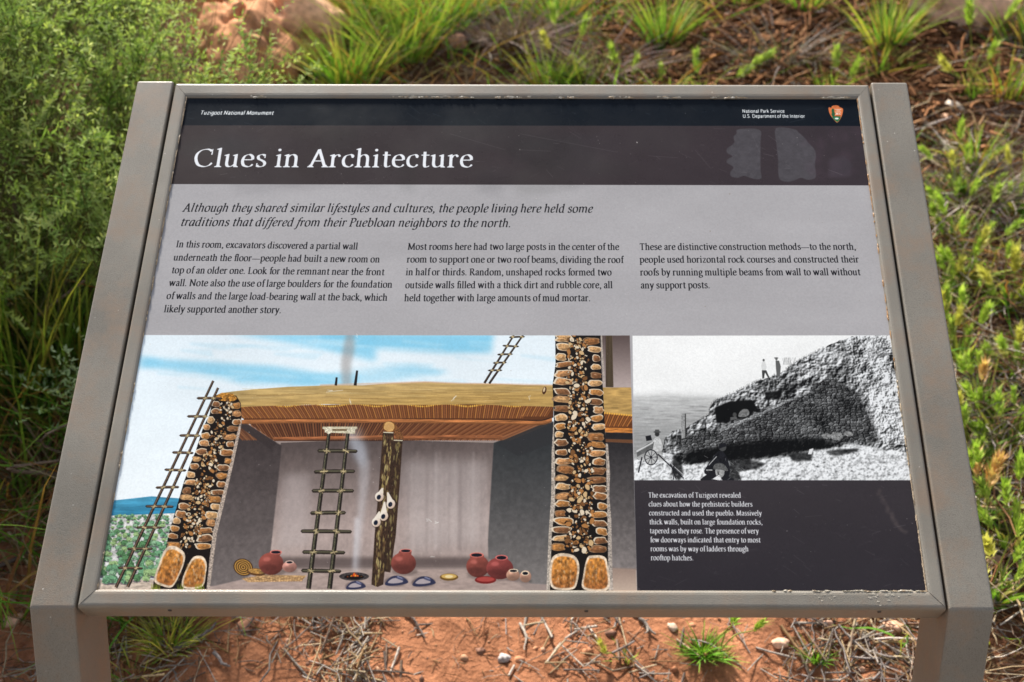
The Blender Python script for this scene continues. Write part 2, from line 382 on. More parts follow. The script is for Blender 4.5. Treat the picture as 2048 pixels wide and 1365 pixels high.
def build_print():
    W_, H_ = TW_, TH_
    # ---- bands
    NAVY, BAND, GREY, CAP = rgb(9, 18, 28), rgb(60, 52, 53), rgb(171, 168, 171), rgb(55, 50, 54)
    CV[:] = GREY
    fill([(250, 150), (1850, 150), (1850, 258), (250, 258)], NAVY)
    fill([(250, 251), (1850, 252.5), (1850, 371.5), (250, 368.5)], BAND, grad=((400, 300), (1700, 300), rgb(56, 48, 53)))
    # pale worn patches in the title band
    A = [(1477, 259), (1519, 260), (1521, 285), (1521, 338), (1523, 356), (1513, 359), (1500, 356), (1487, 352), (1476, 356), (1462, 353), (1461, 344), (1467, 335), (1454, 326), (1455, 319), (1465, 313), (1455, 307), (1454, 298), (1466, 289), (1469, 283), (1467, 274), (1473, 268)]
    B = [(1552, 257), (1588, 259), (1598, 266), (1610, 277), (1616, 285), (1628, 298), (1632, 310), (1630, 330), (1632, 350), (1628, 358), (1614, 360), (1602, 356), (1592, 360), (1577, 364), (1562, 361), (1557, 350), (1556, 320), (1553, 290)]
    fill(sm(A, 4, True), rgb(86, 85, 90), .62, soft=1.4, tex=(.14, 16)); fill(sm(B, 4, True), rgb(86, 85, 90), .62, soft=1.4, tex=(.14, 16))
    for k in range(26):
        x, y = rs.uniform(1610, 1720), rs.uniform(258, 355)
        fill(ell(x, y, rs.uniform(6, 18), rs.uniform(5, 16), 9, wob=.3), rgb(90, 70, 84), .10, soft=8)
    fill([(1660, 318), (1690, 312), (1704, 330), (1700, 354), (1658, 354)], rgb(84, 80, 90), .25, soft=7)
    for k in range(40):
        fill(ell(rs.uniform(340, 1400), rs.uniform(255, 365), rs.uniform(20, 90), rs.uniform(10, 40), 12, wob=.2), rgb(*(rs.choice([38, 74])+rs.uniform(-5, 5, 3))), .10, soft=22)
    # ---- header lettering
    sans_i = dict(wt=6.9, thin=5.2, th=0, serif=False, sans=True, shear=.18, track=1.5)
    sans = dict(wt=6.6, thin=5.0, th=0, serif=False, sans=True, track=1.5)
    WH = rgb(236, 238, 240)
    text('Tuzigoot National Monument', (400, 229.6), (546, 230), 4.7, sans_i, WH)
    text('National Park Service', (1485, 226), (1569, 226), 4.1, sans, WH)
    text('U.S. Department of the Interior', (1486, 236), (1610, 236), 4.1, sans, WH)
    # arrowhead emblem
    def AH(*p): return [(1600+x/6.827, 140+y/6.827) for x, y in p]
    fill(sm(AH((388, 520), (402, 512), (428, 518), (432, 500), (455, 488), (495, 484), (530, 492), (542, 512), (560, 516), (585, 530), (588, 560), (578, 610), (560, 655), (535, 695), (508, 722), (480, 700), (440, 655), (410, 610), (394, 565)), 3, True), rgb(222, 122, 70))
    fill(AH((452, 640), (480, 632), (560, 640), (534, 690), (508, 716), (470, 684), (440, 650)), rgb(40, 110, 72))
    fill(AH((440, 530), (430, 560), (436, 585), (428, 610), (440, 640), (470, 640), (478, 600), (466, 570), (470, 550), (455, 530)), rgb(42, 92, 60))
    fill(AH((480, 612), (505, 588), (520, 602), (545, 596), (562, 614), (540, 606), (510, 610)), rgb(240, 236, 230))
    fill(AH((488, 626), (556, 622), (552, 636), (492, 634)), rgb(170, 78, 50))
    fill(AH((474, 662), (490, 654), (522, 656), (528, 668), (518, 678), (496, 676), (478, 674)), rgb(240, 240, 236))
    tiny = dict(wt=4.2, thin=3.4, th=0, serif=False, sans=True)
    for s_, a_, b_, y_ in (('NATIONAL', 474, 568, 548), ('PARK', 498, 548, 566), ('SERVICE', 482, 562, 584)):
        (p, q) = AH((a_, y_), (b_, y_))
        for i, ch in enumerate(s_):
            x = p[0]+(q[0]-p[0])*(i+.5)/len(s_)
            fill(line((x, p[1]-1.7), (x, p[1]), 1.1), rgb(244, 226, 214))
    # ---- text
    title = dict(wt=4.9, thin=1.3, th=17)
    text('Clues in Architecture', (387, 334.5), (944.5, 335.5), 20.8, title, rgb(235, 237, 243))
    INK = rgb(12, 12, 18)
    ital = dict(wt=5.3, thin=1.7, th=24, italic=True)
    text('Although they shared similar lifestyles and cultures, the people living here held some', (365, 424), (1184, 426), 9.2, ital, INK)
    text('traditions that differed from their Puebloan neighbors to the north.', (360, 452.5), (1021, 455), 9.2, ital, INK)
    body = dict(wt=5.9, thin=2.0, th=17)
    for s_, a, b, c, d in (
        ('In this room, excavators discovered a partial wall', 352, 495, 715, 499.5),
        ('underneath the floor\u2014people had built a new room on', 347, 521.5, 759, 525.5),
        ('top of an older one. Look for the remnant near the front', 343, 547, 768, 551),
        ('wall. Note also the use of large boulders for the foundation', 338, 572.5, 784, 576),
        ('of walls and the large load-bearing wall at the back, which', 333, 598.5, 774, 602),
        ('likely supported another story.', 328, 625, 562, 627),
        ('Most rooms here had two large posts in the center of the', 816, 500, 1238, 500.5),
        ('room to support one or two roof beams, dividing the roof', 814, 525.5, 1246, 526.5),
        ('in half or thirds. Random, unshaped rocks formed two', 812, 551, 1223, 551.5),
        ('outside walls filled with a thick dirt and rubble core, all', 811, 577, 1225, 577),
        ('held together with large amounts of mud mortar.', 809, 603, 1181, 603),
        ('These are distinctive construction methods\u2014to the north,', 1280, 500.5, 1712, 500),
        ('people used horizontal rock courses and constructed their', 1280, 526, 1718, 525.5),
        ('roofs by running multiple beams from wall to wall without', 1281, 551.5, 1721, 551),
        ('any support posts.', 1282, 577.5, 1420, 577)):
        text(s_, (a, b), (c, d), 7.0, body, INK)
    # ---- the two picture areas
    TLc, BLc = (230, 670.5), (160, 1190)
    art = [TLc, (1259.5, 671.5), (1274.5, 1190), BLc]
    ax0, ay0, am = cover([T(art)])
    keep = CV.copy()
    draw_art()
    m = np.zeros((H_, W_, 1), np.float32); m[ay0:ay0+am.shape[0], ax0:ax0+am.shape[1], 0] = am
    CV[:] = CV*m+keep*(1-m)
    keep = CV.copy()
    draw_photo()
    ph = [(1265, 672), (1830, 671), (1845, 961), (1268.5, 961)]
    x0, y0, pm = cover([T(ph)])
    m[:] = 0; m[y0:y0+pm.shape[0], x0:x0+pm.shape[1], 0] = pm
    CV[:] = CV*m+keep*(1-m)
    fill([(1268.5, 961), (1850, 961), (1870, 1190), (1274.5, 1190)], CAP, grad=((1500, 980), (1500, 1180), rgb(47, 43, 48)))
    capt = dict(wt=5.8, thin=2.3, th=17)
    for i, (s_, x1) in enumerate((('The excavation of Tuzigoot revealed', 1482), ('clues about how the prehistoric builders', 1505), ('constructed and used the pueblo. Massively', 1523.5),
                     ('thick walls, built on large foundation rocks,', 1525), ('tapered as they rose. The presence of very', 1517.5), ('few doorways indicated that entry to most', 1521),
                     ('rooms was by way of ladders through', 1497), ('rooftop hatches.', 1387))):
        y = 640+(809+40.8*i)/2.276
        text(s_, (1297+.75*i, y), (x1, y+.4), 4.35, capt, rgb(236, 236, 240))
    # ---- wear: scratches, scuffs, specks
    for k in range(260):
        x, y = rs.uniform(300, 1800), rs.uniform(205, 370) if rs.rand() < .6 else rs.uniform(965, 1175)
        if y > 900: x = rs.uniform(1280, 1840)
        a = rs.uniform(-.5, .9); l = rs.uniform(4, 45)*rs.rand()
        fill(line((x, y), (x+math.cos(a)*l, y+math.sin(a)*l), rs.uniform(.35, .6)), rgb(165, 160, 162), rs.uniform(.08, .34))
    for p, q in (((1040, 268), (1230, 304)), ((1230, 304), (1236, 304.5)), ((1040, 300), (1102, 303)), ((1504, 268), (1520, 306)), ((1297, 312), (1355, 316)), ((700, 1020), (728, 990)), ((1390, 300), (1422, 338)), ((900, 268), (1010, 300))):
        fill(line(p, q, .6), rgb(150, 145, 150), .25)
    for k in range(900):
        x, y = rs.uniform(200, 1850), rs.uniform(200, 1180)
        r = rs.uniform(.35, .8)*(2 if rs.rand() < .04 else 1)
        fill(ell(x, y, r, r, 5, wob=.4), rgb(225, 220, 215) if rs.rand() < .75 else rgb(130, 110, 95), rs.uniform(.15, .7))
    for (x, y, l, a) in ((855, 1040, 22, .2), (862, 1113, 22, .3), (655, 782, 40, -.05), (700, 800, 12, 1.3), (1060, 790, 12, 1.6), (905, 800, 14, -.8), (715, 670, 8, 1.5), (870, 1045, 12, 0)):
        for j in range(3): fill(line((x+rs.uniform(-3, 3), y+rs.uniform(-3, 3)), (x+l*math.cos(a)*rs.rand(), y+l*math.sin(a)*rs.rand()), 1.1), rgb(238, 236, 230), .6)
    for k in range(36):        # dried smear lower right, dust near the top edge
        x = 1757+k*1.5+rs.uniform(-3, 3); y = 990+k*2.4-(k-18)**2*.03
        fill(ell(x, y, rs.uniform(3, 7), rs.uniform(2, 5), 8, wob=.3), rgb(125, 110, 105), .10, soft=2)
    n = noise(H_, W_, 5, 2, 1, 3)[..., None]; n2 = noise(H_, W_, 160, 4, 2.2, 5)[..., None]
    CV[:] = np.clip(CV*(1+.06*(n-.5))*(1+.07*(n2-.5))+.01*(n2-.5), 0, 1)

def stones(path_l, path_r, y0, y1, nrow, seed, side):
    """a painted wall cut through: dark core, dressed stones on both faces, rubble between"""
    r = np.random.RandomState(seed)
    xl = lambda y: np.interp(y, [p[1] for p in path_l], [p[0] for p in path_l])
    xr = lambda y: np.interp(y, [p[1] for p in path_r], [p[0] for p in path_r])
    def stone(cx, cy, rx, ry, rot=0):
        base = rgb(*[(176, 118, 62), (196, 150, 100), (150, 98, 56), (186, 132, 84), (128, 84, 52)][r.randint(5)])
        t = np.linspace(0, 2*math.pi, 12, endpoint=False)
        sq = (np.abs(np.cos(t))**3.2+np.abs(np.sin(t))**3.2)**(-1/3.2)
        k = sq*(1+r.uniform(-.17, .17, 12)); c, s = math.cos(rot), math.sin(rot)
        def ring(f, ox=0, oy=0): return sm(np.c_[cx+ox*rx+(np.cos(t)*rx*c-np.sin(t)*ry*s)*k*f, cy+oy*ry+(np.cos(t)*rx*s+np.sin(t)*ry*c)*k*f], 3, True)
        fill(ring(1.), rgb(222, 205, 182) if r.rand() < .75 else rgb(150, 120, 92))
        fill(ring(.84, .07, .1), base, .92, tex=(.5, 5, 1.6))
        fill(ring(.62, .22, .3), base*.6, .5, soft=1.2)
        fill(ring(.5, -.1, -.15), base*1.18+.04, .5, soft=1.5, tex=(.6, 4))
        for j in range(3):
            a, b = r.uniform(-.6, .5, 2)
            if r.rand() < .4: continue
            fill(line((cx+a*rx, cy+b*ry), (cx+(a+r.uniform(.1, .4))*rx, cy+(b+r.uniform(-.3, .3))*ry), .9), rgb(78, 46, 24) if r.rand() < .6 else rgb(236, 220, 196), .6)
    ys = np.linspace(y0, y1, nrow+1)
    for i in range(nrow):
        yc, h = (ys[i]+ys[i+1])/2, (ys[i+1]-ys[i])/2
        a, b = xl(yc), xr(yc); w = b-a
        for sd in (0, 1):
            rx = w*r.uniform(.13, .19) if rx_big(r) else w*r.uniform(.09, .13)
            hh = h*r.uniform(.68, .9)
            cx = a+rx*1.0+r.uniform(-.5, 1.5) if sd == 0 else b-rx*1.0-r.uniform(-.5, 1.5)
            stone(cx, yc+r.uniform(-.2, .2)*h+(h*.4 if sd else 0), rx, hh, r.uniform(-.12, .12))
    k = 0
    n = int((y1-y0)*1.25)
    for j in range(n):
        y = r.uniform(y0, y1); a, b = xl(y), xr(y); w = b-a
        x = a+w*r.uniform(.28, .72)
        s = r.choice([.8, 1.3, 1.9, 2.7], p=[.4, .3, .2, .1])*w/42
        c = rgb(*[(206, 172, 126), (170, 116, 66), (224, 206, 180), (120, 80, 46)][r.randint(4)])
        fill(ell(x, y, s*1.15, s*.85, 8, r.uniform(0, 3), .2, r), rgb(20, 15, 12), .9)
        fill(ell(x, y, s, s*.7, 8, r.uniform(0, 3), .2, r), c)
    fill([(0, 0), (1, 0), (0, 1)], rgb(0, 0, 0), 0)
    return stone
def rx_big(r): return r.rand() < .7

def boulder(P, seed):
    r = np.random.RandomState(seed)
    P = np.array(P); c = P.mean(0)
    fill(sm(P, 5, True), rgb(222, 200, 176), tex=(.3, 8))
    fill(sm(c+(P-c)*.86+[0, 1.5], 5, True), rgb(190, 124, 56), .95, soft=1, tex=(.7, 12, .8), grad=((c[0]-8, c[1]-20), (c[0]+10, c[1]+30), rgb(142, 86, 42)))
    for k in range(110):
        t, f = r.uniform(0, 6.28), r.rand()**.6*.8
        q = c+np.array([math.cos(t)*(np.ptp(P[:, 0])/2), math.sin(t)*(np.ptp(P[:, 1])/2)])*f
        cc = rgb(*[(236, 222, 200), (204, 128, 30), (120, 70, 30), (214, 150, 70)][r.randint(4)])
        fill(line(q, q+np.array([r.uniform(-2, 2), r.uniform(2, 8)]), r.uniform(.6, 2)), cc, .45, soft=.8)

def ladder(ra, rb, rungs, w, rope=True, col=(62, 50, 42), seed=1, over=True):
    r = np.random.RandomState(seed)
    for (p, q) in (ra, rb):
        fill(line(p, q, w*.9, w*1.25), rgb(34, 28, 25))
        n = (np.array(q)-p); n = n/np.linalg.norm(n); n = np.array([n[1], -n[0]])
        fill(line(np.array(p)-n*w*.12, np.array(q)-n*w*.15, w*.35, w*.5), rgb(*col)*1.35, .9, tex=(.6, 4, .4))
    for (x0, x1, y) in rungs:
        t = r.uniform(-1, 1)
        fill([(x0-1, y+t), (x0+2, y-w*.45+t), ((x0+x1)/2, y-w*.55), (x1-2, y-w*.4-t*.6), (x1+1, y-t*.6), (x1-2, y+w*.5-t*.6), ((x0+x1)/2, y+w*.5), (x0+2, y+w*.5+t)], rgb(44, 36, 30))
        fill(line((x0+2, y-.8), (x1-2, y-.8), w*.35), rgb(*col)*1.5, .8)
        if rope:
            for (p, q) in (ra, rb):
                f = (y-p[1])/(q[1]-p[1]); cx = p[0]+(q[0]-p[0])*f
                for j in range(7):
                    a = r.uniform(0, math.pi); l = w*r.uniform(.7, 1.15)
                    fill(line((cx-math.cos(a)*l, y-math.sin(a)*l*.7), (cx+math.cos(a)*l, y+math.sin(a)*l*.7), 1.0), rgb(196, 176, 132)*r.uniform(.8, 1.1), .95)

def pot(c, rx, ry, neck, nrx, nry, col, seed=0):
    """painted pot: body, shoulder light, neck ring and dark mouth"""
    (cx, cy), (nx, ny) = c, neck
    fill(ell(cx+rx*.1, cy+ry*.75, rx*1.05, ry*.4, 24), rgb(60, 50, 48), .35, soft=4)
    fill([(nx-nrx, ny), (nx+nrx, ny), (cx+rx*.6, cy-ry*.6), (cx-rx*.6, cy-ry*.6)], np.array(col)*.9)
    fill(ell(cx, cy, rx, ry, 30), col, grad=((cx-rx*.4, cy-ry*.7), (cx+rx*.3, cy+ry), np.array(col)*.55), tex=(.12, 12))
    fill(ell(cx-rx*.2, cy+ry*.35, rx*.7, ry*.28, 20), np.array(col)*.5, .45, soft=4)
    fill(ell(cx-rx*.35, cy-ry*.4, rx*.3, ry*.2, 16), np.array(col)*1.3+.1, .5, soft=3)
    fill(ell(nx, ny, nrx, nry, 20), np.clip(np.array(col)*1.35+.08, 0, 1))
    fill(ell(nx, ny+.3, nrx*.8, nry*.72, 20), rgb(28, 26, 34))

def draw_art():
    P1 = lambda *p: LC(*p); one = lambda f, x, y: f((x, y))[0]
    fill([(150, 660), (1290, 660), (1290, 1200), (130, 1200)], rgb(226, 237, 245), grad=((600, 690), (600, 1000), rgb(240, 246, 250)))
    BL = rgb(134, 202, 232)
    # brushed sky
    for pts, a, s in ((LC((620, 60), (1300, 60), (1300, 190), (1060, 130), (850, 95)), .85, 16),
                      (LC((245, 175), (330, 180), (520, 190), (830, 210), (1100, 250), (1250, 270), (1200, 300), (1000, 300), (700, 290), (480, 240), (235, 215)), .8, 14),
                      (MC((0, 60), (790, 60), (780, 150), (560, 150), (250, 130), (0, 110)), .95, 14),
                      (MC((120, 230), (420, 205), (600, 240), (330, 280), (100, 300), (-160, 300), (-100, 270)), .5, 14),
                      (LC((210, 160), (300, 175), (340, 200), (220, 220)), .6, 14)):
        fill(pts, BL, a, soft=s)
    for k in range(60):
        x, y = rs.uniform(280, 1080), rs.uniform(675, 780)
        fill([(x, y), (x+rs.uniform(60, 150), y+rs.uniform(0, 14)), (x+rs.uniform(60, 150), y+rs.uniform(12, 18)), (x, y+5)], rgb(236, 244, 249) if rs.rand() < .6 else BL, .18, soft=5)
    fill(MC((120, 60), (155, 60), (158, 140), (140, 200), (145, 300), (100, 300), (95, 200), (105, 130)), rgb(150, 140, 136), .55, soft=9)
    # mesa and desert
    fill(LC((90, 824), (200, 812), (280, 803), (340, 808), (430, 814), (400, 900), (80, 905)), rgb(72, 146, 178), grad=(LC((300, 805))[0], LC((300, 900))[0], rgb(44, 122, 160)), tex=(.25, 10, 8))
    fill(LC((60, 893), (385, 880), (330, 1190), (30, 1190)), rgb(204, 203, 200), tex=(.35, 6, 1.5))
    fill(LC((30, 1183), (560, 1180), (560, 1240), (20, 1240)), rgb(196, 178, 162), tex=(.3, 5, 2))
    r = np.random.RandomState(4)
    for row in range(15):
        f = row/14.; y = 892+f**1.15*285
        n = int(16-f*8)
        for j in range(n):
            x = 45+(370-45)*(j+r.uniform(0, 1))/n; s = (9+14*f)*r.uniform(.7, 1.3)
            yy = y+r.uniform(-5, 5)
            g = rgb(*[(96, 138, 104), (122, 156, 124), (78, 116, 78), (134, 160, 110)][r.randint(4)])
            c = LC((x, yy))[0]; k = s/2.275
            fill(ell(c[0], c[1]+k*.7, k*.9, k*.3, 8), rgb(70, 64, 78), .6)
            fill(ell(c[0], c[1], k, k*.72, 10, 0, .25, r), g, tex=(.7, 3, 1))
            fill(ell(c[0]-k*.2, c[1]-k*.25, k*.55, k*.35, 8, 0, .25, r), g*1.25, .7)
            for q in range(3): fill(line((c[0]+k*.2*(q-1), c[1]+k*.2), (c[0]+k*.1*(q-1), c[1]+k*.95), .6), rgb(48, 42, 44), .7)
    # ---- the room
    M0 = lambda x, y: MC((x, y))[0]
    fill(MC((-430, 480), (1060, 470), (1050, 1250), (-530, 1250)), rgb(152, 136, 130))
    back = LC((868, 560), (1274, 545))+MC((790, 560), (764, 1120), (-240, 1120))
    fill(back, rgb(86, 75, 73), grad=(LC((1200, 560))[0], LC((1200, 960))[0], rgb(170, 152, 146)), tex=(.1, 24, .5))
    fill(MC((380, 640), (760, 640), (750, 1020), (400, 1050)), rgb(190, 180, 178), .5, soft=26)
    fill(LC((880, 700), (1000, 700), (1000, 1020), (850, 1050)), rgb(186, 174, 172), .5, soft=20)
    fill(MC((-250, 1080), (765, 1080), (765, 1125), (-250, 1130)), rgb(80, 68, 66), .75, soft=8)
    fill(MC((-255, 1135), (800, 1135), (960, 1240), (-560, 1240), (-500, 1200)), rgb(170, 150, 142), .9, soft=4, tex=(.15, 8, 3))
    lw = LC((672, 462), (872, 572), (866, 640), (822, 1050), (812, 1110), (700, 1180), (560, 1212), (540, 1212), (570, 950), (640, 650))
    fill(lw, rgb(58, 50, 50), grad=(LC((700, 500))[0], LC((640, 1190))[0], rgb(112, 103, 101)), soft=1, tex=(.14, 14))
    fill(MC((790, 560), (1062, 462), (1062, 800), (1045, 1205), (960, 1200), (766, 1085), (764, 1000)), rgb(48, 50, 52), grad=(MC((900, 560))[0], MC((860, 1200))[0], rgb(122, 116, 114)), soft=1, tex=(.12, 14))
    for k in range(30):
        x = rs.uniform(360, 760); fill(MC((x, 600), (x+rs.uniform(4, 16), 600), (x+rs.uniform(0, 14), 1050), (x-4, 1050)), rgb(206, 196, 194) if rs.rand() < .5 else rgb(110, 98, 96), .10, soft=4)
    # ---- roof
    ceil = LC((700, 455), (840, 552), (1274, 552))+MC((780, 545), (800, 540), (1062, 445), (1062, 380), (0, 400))+LC((700, 400))
    fill(ceil, rgb(58, 36, 27))
    for k in range(120):      # ceiling poles seen from below, fanning to the vanishing point
        f = k/119.; x0 = -430+f*1480; x1 = -400+f*1190+60
        p, q = M0(x0, 470), M0(x1+(f-.5)*20, 548)
        if k % 1 == 0: fill(line(p, q, 3.1), rgb(*[(132, 80, 50), (108, 62, 38), (148, 94, 58)][k % 3]), .8)
    fill(LC((560, 460), (700, 464), (850, 560), (820, 590), (672, 480)), rgb(58, 50, 50), .95)
    fill(MC((1066, 470), (1020, 470), (840, 545), (800, 560), (900, 620), (1066, 560)), rgb(48, 48, 50), .9, soft=1)
    fill(LC((668, 395), (1274, 383))+MC((400, 385), (760, 383), (1060, 400), (1060, 440), (1010, 455), (400, 450), (0, 452))+LC((700, 455)), rgb(92, 54, 32))
    for k in range(150):
        f = k/149.; x0 = -415+f*1475; lean = (x0-300)*.055+10
        yb = 388+6*math.sin(k*.3)
        p, q = M0(x0, yb), M0(x0-lean+25, 448)
        if x0 > 950: q = M0(x0-30, 440)
        fill(line(p, q, 2.5), rgb(*[(158, 100, 58), (128, 76, 42), (176, 116, 62), (140, 86, 52)][k % 4]), .9)
        fill(ell(p[0], p[1], 1.9, 2.2, 8), rgb(214, 164, 74) if k % 5 else rgb(178, 124, 52))
    def beam(pts, w, col):
        C = sm(pts, 8); top = C-[0, w/2]; bot = (C+[0, w/2])[::-1]
        fill(np.vstack([top, bot]), rgb(*col), tex=(.5, 4, 12)); fill(np.vstack([C+[0, w*.2], bot]), rgb(*col)*.5, .7, soft=1)
    beam(LC((690, 465), (900, 462), (1274, 460))+MC((280, 460), (600, 463), (850, 466), (1000, 470), (1056, 455)), 8, (178, 112, 66))
    beam(LC((835, 542), (1000, 540), (1274, 535))+MC((400, 536), (600, 532), (830, 535)), 7, (160, 98, 62))
    slab = LC((575, 352), (600, 333), (650, 326), (730, 318), (900, 305), (1100, 298), (1274, 298))+MC((200, 298), (330, 288), (480, 283), (640, 290), (800, 291), (930, 297), (1060, 298), (1062, 396), (900, 392), (700, 385), (400, 388), (0, 384))+LC((820, 392), (668, 397), (640, 372))
    fill(slab, rgb(192, 162, 106), grad=(M0(300, 300), M0(300, 390), rgb(180, 146, 86)), tex=(.22, 9, 10))
    for k in range(46):
        x, y = rs.uniform(-380, 980), rs.uniform(308, 375)
        C = sm(MC((x, y), (x+80, y+rs.uniform(-3, 3)), (x+170, y+rs.uniform(-4, 4))), 4)
        fill(np.vstack([C-[0, .5], (C+[0, .5])[::-1]]), rgb(*[(146, 116, 62), (206, 180, 128), (134, 104, 60)][k % 3]), .55)
    fill(MC((0, 294), (330, 284), (480, 279), (640, 286), (1060, 294), (1060, 300), (640, 293), (480, 287), (330, 293), (0, 302)), rgb(214, 170, 140), .6, soft=1)
    fill(ell(*M0(1021, 322), 4, 8, 12, .25), rgb(70, 40, 26)); fill(ell(*M0(1020, 318), 2, 5, 10, .25), rgb(216, 190, 150))
    # small ladder ends above the roof, far ladder
    fill(line(M0(76, 262), M0(72, 299), 4, 5), rgb(34, 30, 30)); fill(line(M0(169, 231), M0(160, 299), 4, 6), rgb(34, 30, 30))
    ladder((M0(888, 60), M0(748, 288)), (M0(925, 68), M0(770, 290)), [(M0(862, 78)[0], M0(931, 78)[0], M0(0, 78)[1])]+[(M0(a, 0)[0], M0(b, 0)[0], M0(0, y)[1]) for a, b, y in ((832, 904, 120), (808, 876, 157), (788, 848, 195), (765, 828, 230))], 3.6, seed=8)
    # ---- right of the tall wall
    fill(MC((1275, 60), (1430, 60), (1430, 312), (1285, 312)), rgb(92, 78, 76), grad=(M0(1350, 80), M0(1350, 300), rgb(176, 160, 156)))
    fill(MC((1300, 60), (1329, 60), (1335, 306), (1300, 306)), rgb(52, 40, 32))
    for k in range(5): fill(line(M0(1304+k*6, 60), M0(1306+k*6, 304), 1), rgb(150, 134, 100), .6)
    fill(MC((1285, 308), (1430, 308), (1430, 436), (1290, 420)), rgb(184, 148, 88), tex=(.3, 8, 8))
    fill(MC((1290, 420), (1430, 436), (1430, 520), (1295, 500)), rgb(96, 56, 32))
    for k in range(13):
        fill(line(M0(1296+k*11, 424+k), M0(1276+k*10, 486), 2.6), rgb(*[(170, 106, 54), (130, 78, 40)][k % 2])); fill(ell(*M0(1296+k*11, 424+k), 2.4, 2.2, 8), rgb(226, 170, 76))
    fill(MC((1295, 490), (1430, 494), (1430, 516), (1298, 512)), rgb(190, 120, 58), tex=(.4, 4, 8))
    fill(MC((1298, 512), (1430, 516), (1440, 1140), (1300, 1130)), rgb(36, 34, 36), grad=(M0(1360, 520), M0(1360, 1120), rgb(128, 120, 118)), tex=(.15, 12))
    fill(MC((1298, 542), (1430, 546), (1430, 562), (1298, 556)), rgb(120, 76, 48), .8)
    fill(MC((1300, 1128), (1440, 1133), (1445, 1250), (1300, 1250)), rgb(150, 128, 116), soft=2, grad=(M0(1360, 1130), M0(1360, 1230), rgb(190, 168, 152)))
    # ---- left wall in section
    lo = LC((560, 345), (545, 430), (515, 490), (480, 600), (455, 660), (425, 745), (392, 860), (362, 960), (345, 1040), (290, 1190), (285, 1225))
    li = LC((665, 345), (686, 380), (690, 440), (672, 500), (640, 640), (612, 760), (585, 860), (560, 960), (545, 1080), (530, 1225))
    pl = LC((690, 462), (685, 500), (656, 640), (626, 770), (602, 870), (578, 970), (562, 1090), (545, 1225))
    fill(pl+[li[-1]]+li[::-1][1:-2], rgb(168, 152, 140), tex=(.55, 3))
    fill(lo+li[::-1], rgb(26, 20, 17))
    fill(LC((560, 350), (600, 332), (650, 336), (672, 360), (650, 372), (590, 368)), rgb(176, 122, 54), tex=(.8, 5))
    stones(lo, li, LC((0, 365))[0][1], LC((0, 1040))[0][1], 19, 11, 0)
    boulder(LC((345, 1040), (385, 1030), (425, 1055), (432, 1090), (412, 1150), (375, 1215), (330, 1212), (292, 1188), (310, 1120)), 3)
    boulder(LC((470, 1080), (510, 1076), (530, 1105), (528, 1150), (510, 1215), (430, 1222), (418, 1190), (440, 1130)), 4)
    for x in (280, 295, 400, 480, 495): 
        for j in range(7): fill(line(LC((x+j*4, 1226))[0], LC((x+j*4+rs.uniform(-8, 8), 1206-rs.uniform(0, 8)))[0], 1.1, .3), rgb(140, 150, 50))
    # ---- tall wall in section
    wl = MC((1070, 55), (1072, 200), (1058, 300), (1064, 420), (1066, 560), (1070, 700), (1070, 850), (1056, 960), (1052, 1060), (1045, 1250))
    wr = MC((1276, 55), (1280, 200), (1288, 330), (1294, 450), (1300, 560), (1303, 700), (1306, 860), (1310, 1000), (1312, 1250))
    fill(MC((1062, 470), (1072, 470), (1072, 880), (1055, 1040), (1048, 1235), (1030, 1235), (1040, 980), (1052, 800), (1054, 600)), rgb(176, 164, 152), tex=(.55, 3))
    fill(MC((1270, 60), (1283, 60), (1296, 300), (1292, 305)), rgb(172, 160, 150), tex=(.4, 3))
    fill(MC((1296, 560), (1310, 565), (1320, 700), (1316, 800), (1325, 900), (1328, 1050), (1334, 1235), (1308, 1235), (1300, 900)), rgb(168, 156, 146), tex=(.55, 3))
    fill(wl+wr[::-1], rgb(26, 22, 20))
    stones(wl, wr, M0(0, 66)[1], M0(0, 1056)[1], 25, 23, 1)
    boulder(MC((1050, 1100), (1070, 1070), (1110, 1062), (1160, 1076), (1180, 1120), (1172, 1190), (1150, 1226), (1070, 1226), (1045, 1190)), 5)
    boulder(MC((1215, 1085), (1240, 1072), (1290, 1076), (1308, 1110), (1312, 1226), (1200, 1226), (1198, 1160)), 6)
    # ---- outside ladder
    ladder((LC((561, 278))[0], LC((118, 1218))[0]), (LC((583, 310))[0], LC((172, 1216))[0]),
           [(LC((a, 0))[0][0], LC((b, 0))[0][0], LC((0, y))[0][1]) for a, b, y in ((487, 600, 357), (443, 532, 440), (408, 500, 527), (375, 470, 605), (340, 437, 684), (300, 405, 762), (253, 380, 850), (212, 325, 945), (170, 285, 1042), (128, 240, 1130))], 5.2, seed=2, col=(92, 72, 58))
    # ---- smoke, room ladder
    fill(MC((150, 1150), (176, 1150), (190, 1000), (205, 850), (222, 740), (226, 650), (200, 570), (150, 510), (110, 500), (140, 560), (175, 650), (178, 760), (170, 900), (155, 1050)), rgb(222, 224, 232), .34, soft=9)
    fill(MC((110, 490), (190, 490), (215, 590), (205, 680), (160, 640), (120, 560)), rgb(190, 205, 225), .30, soft=14)
    rails = ((LC((1088, 512))[0], LC((994, 1224))[0]), (LC((1174, 512))[0], LC((1090, 1224))[0]))
    ladder(rails[0], rails[1], [(LC((a, 0))[0][0], LC((b, 0))[0][0], LC((0, y))[0][1]) for a, b, y in ((1036, 1216, 597), (1020, 1205, 690), (1010, 1200, 778), (1003, 1163, 878), (960, 1190, 963), (967, 1160, 1058), (962, 1142, 1143))], 7.8, seed=5, col=(68, 66, 52))
    for (a, b, c) in ((LC((1058, 492))[0], LC((1216, 492))[0], 5), (LC((1068, 506))[0], LC((1206, 512))[0], 6)):
        fill(line(a, b, c), rgb(206, 196, 168), tex=(.3, 4)); 
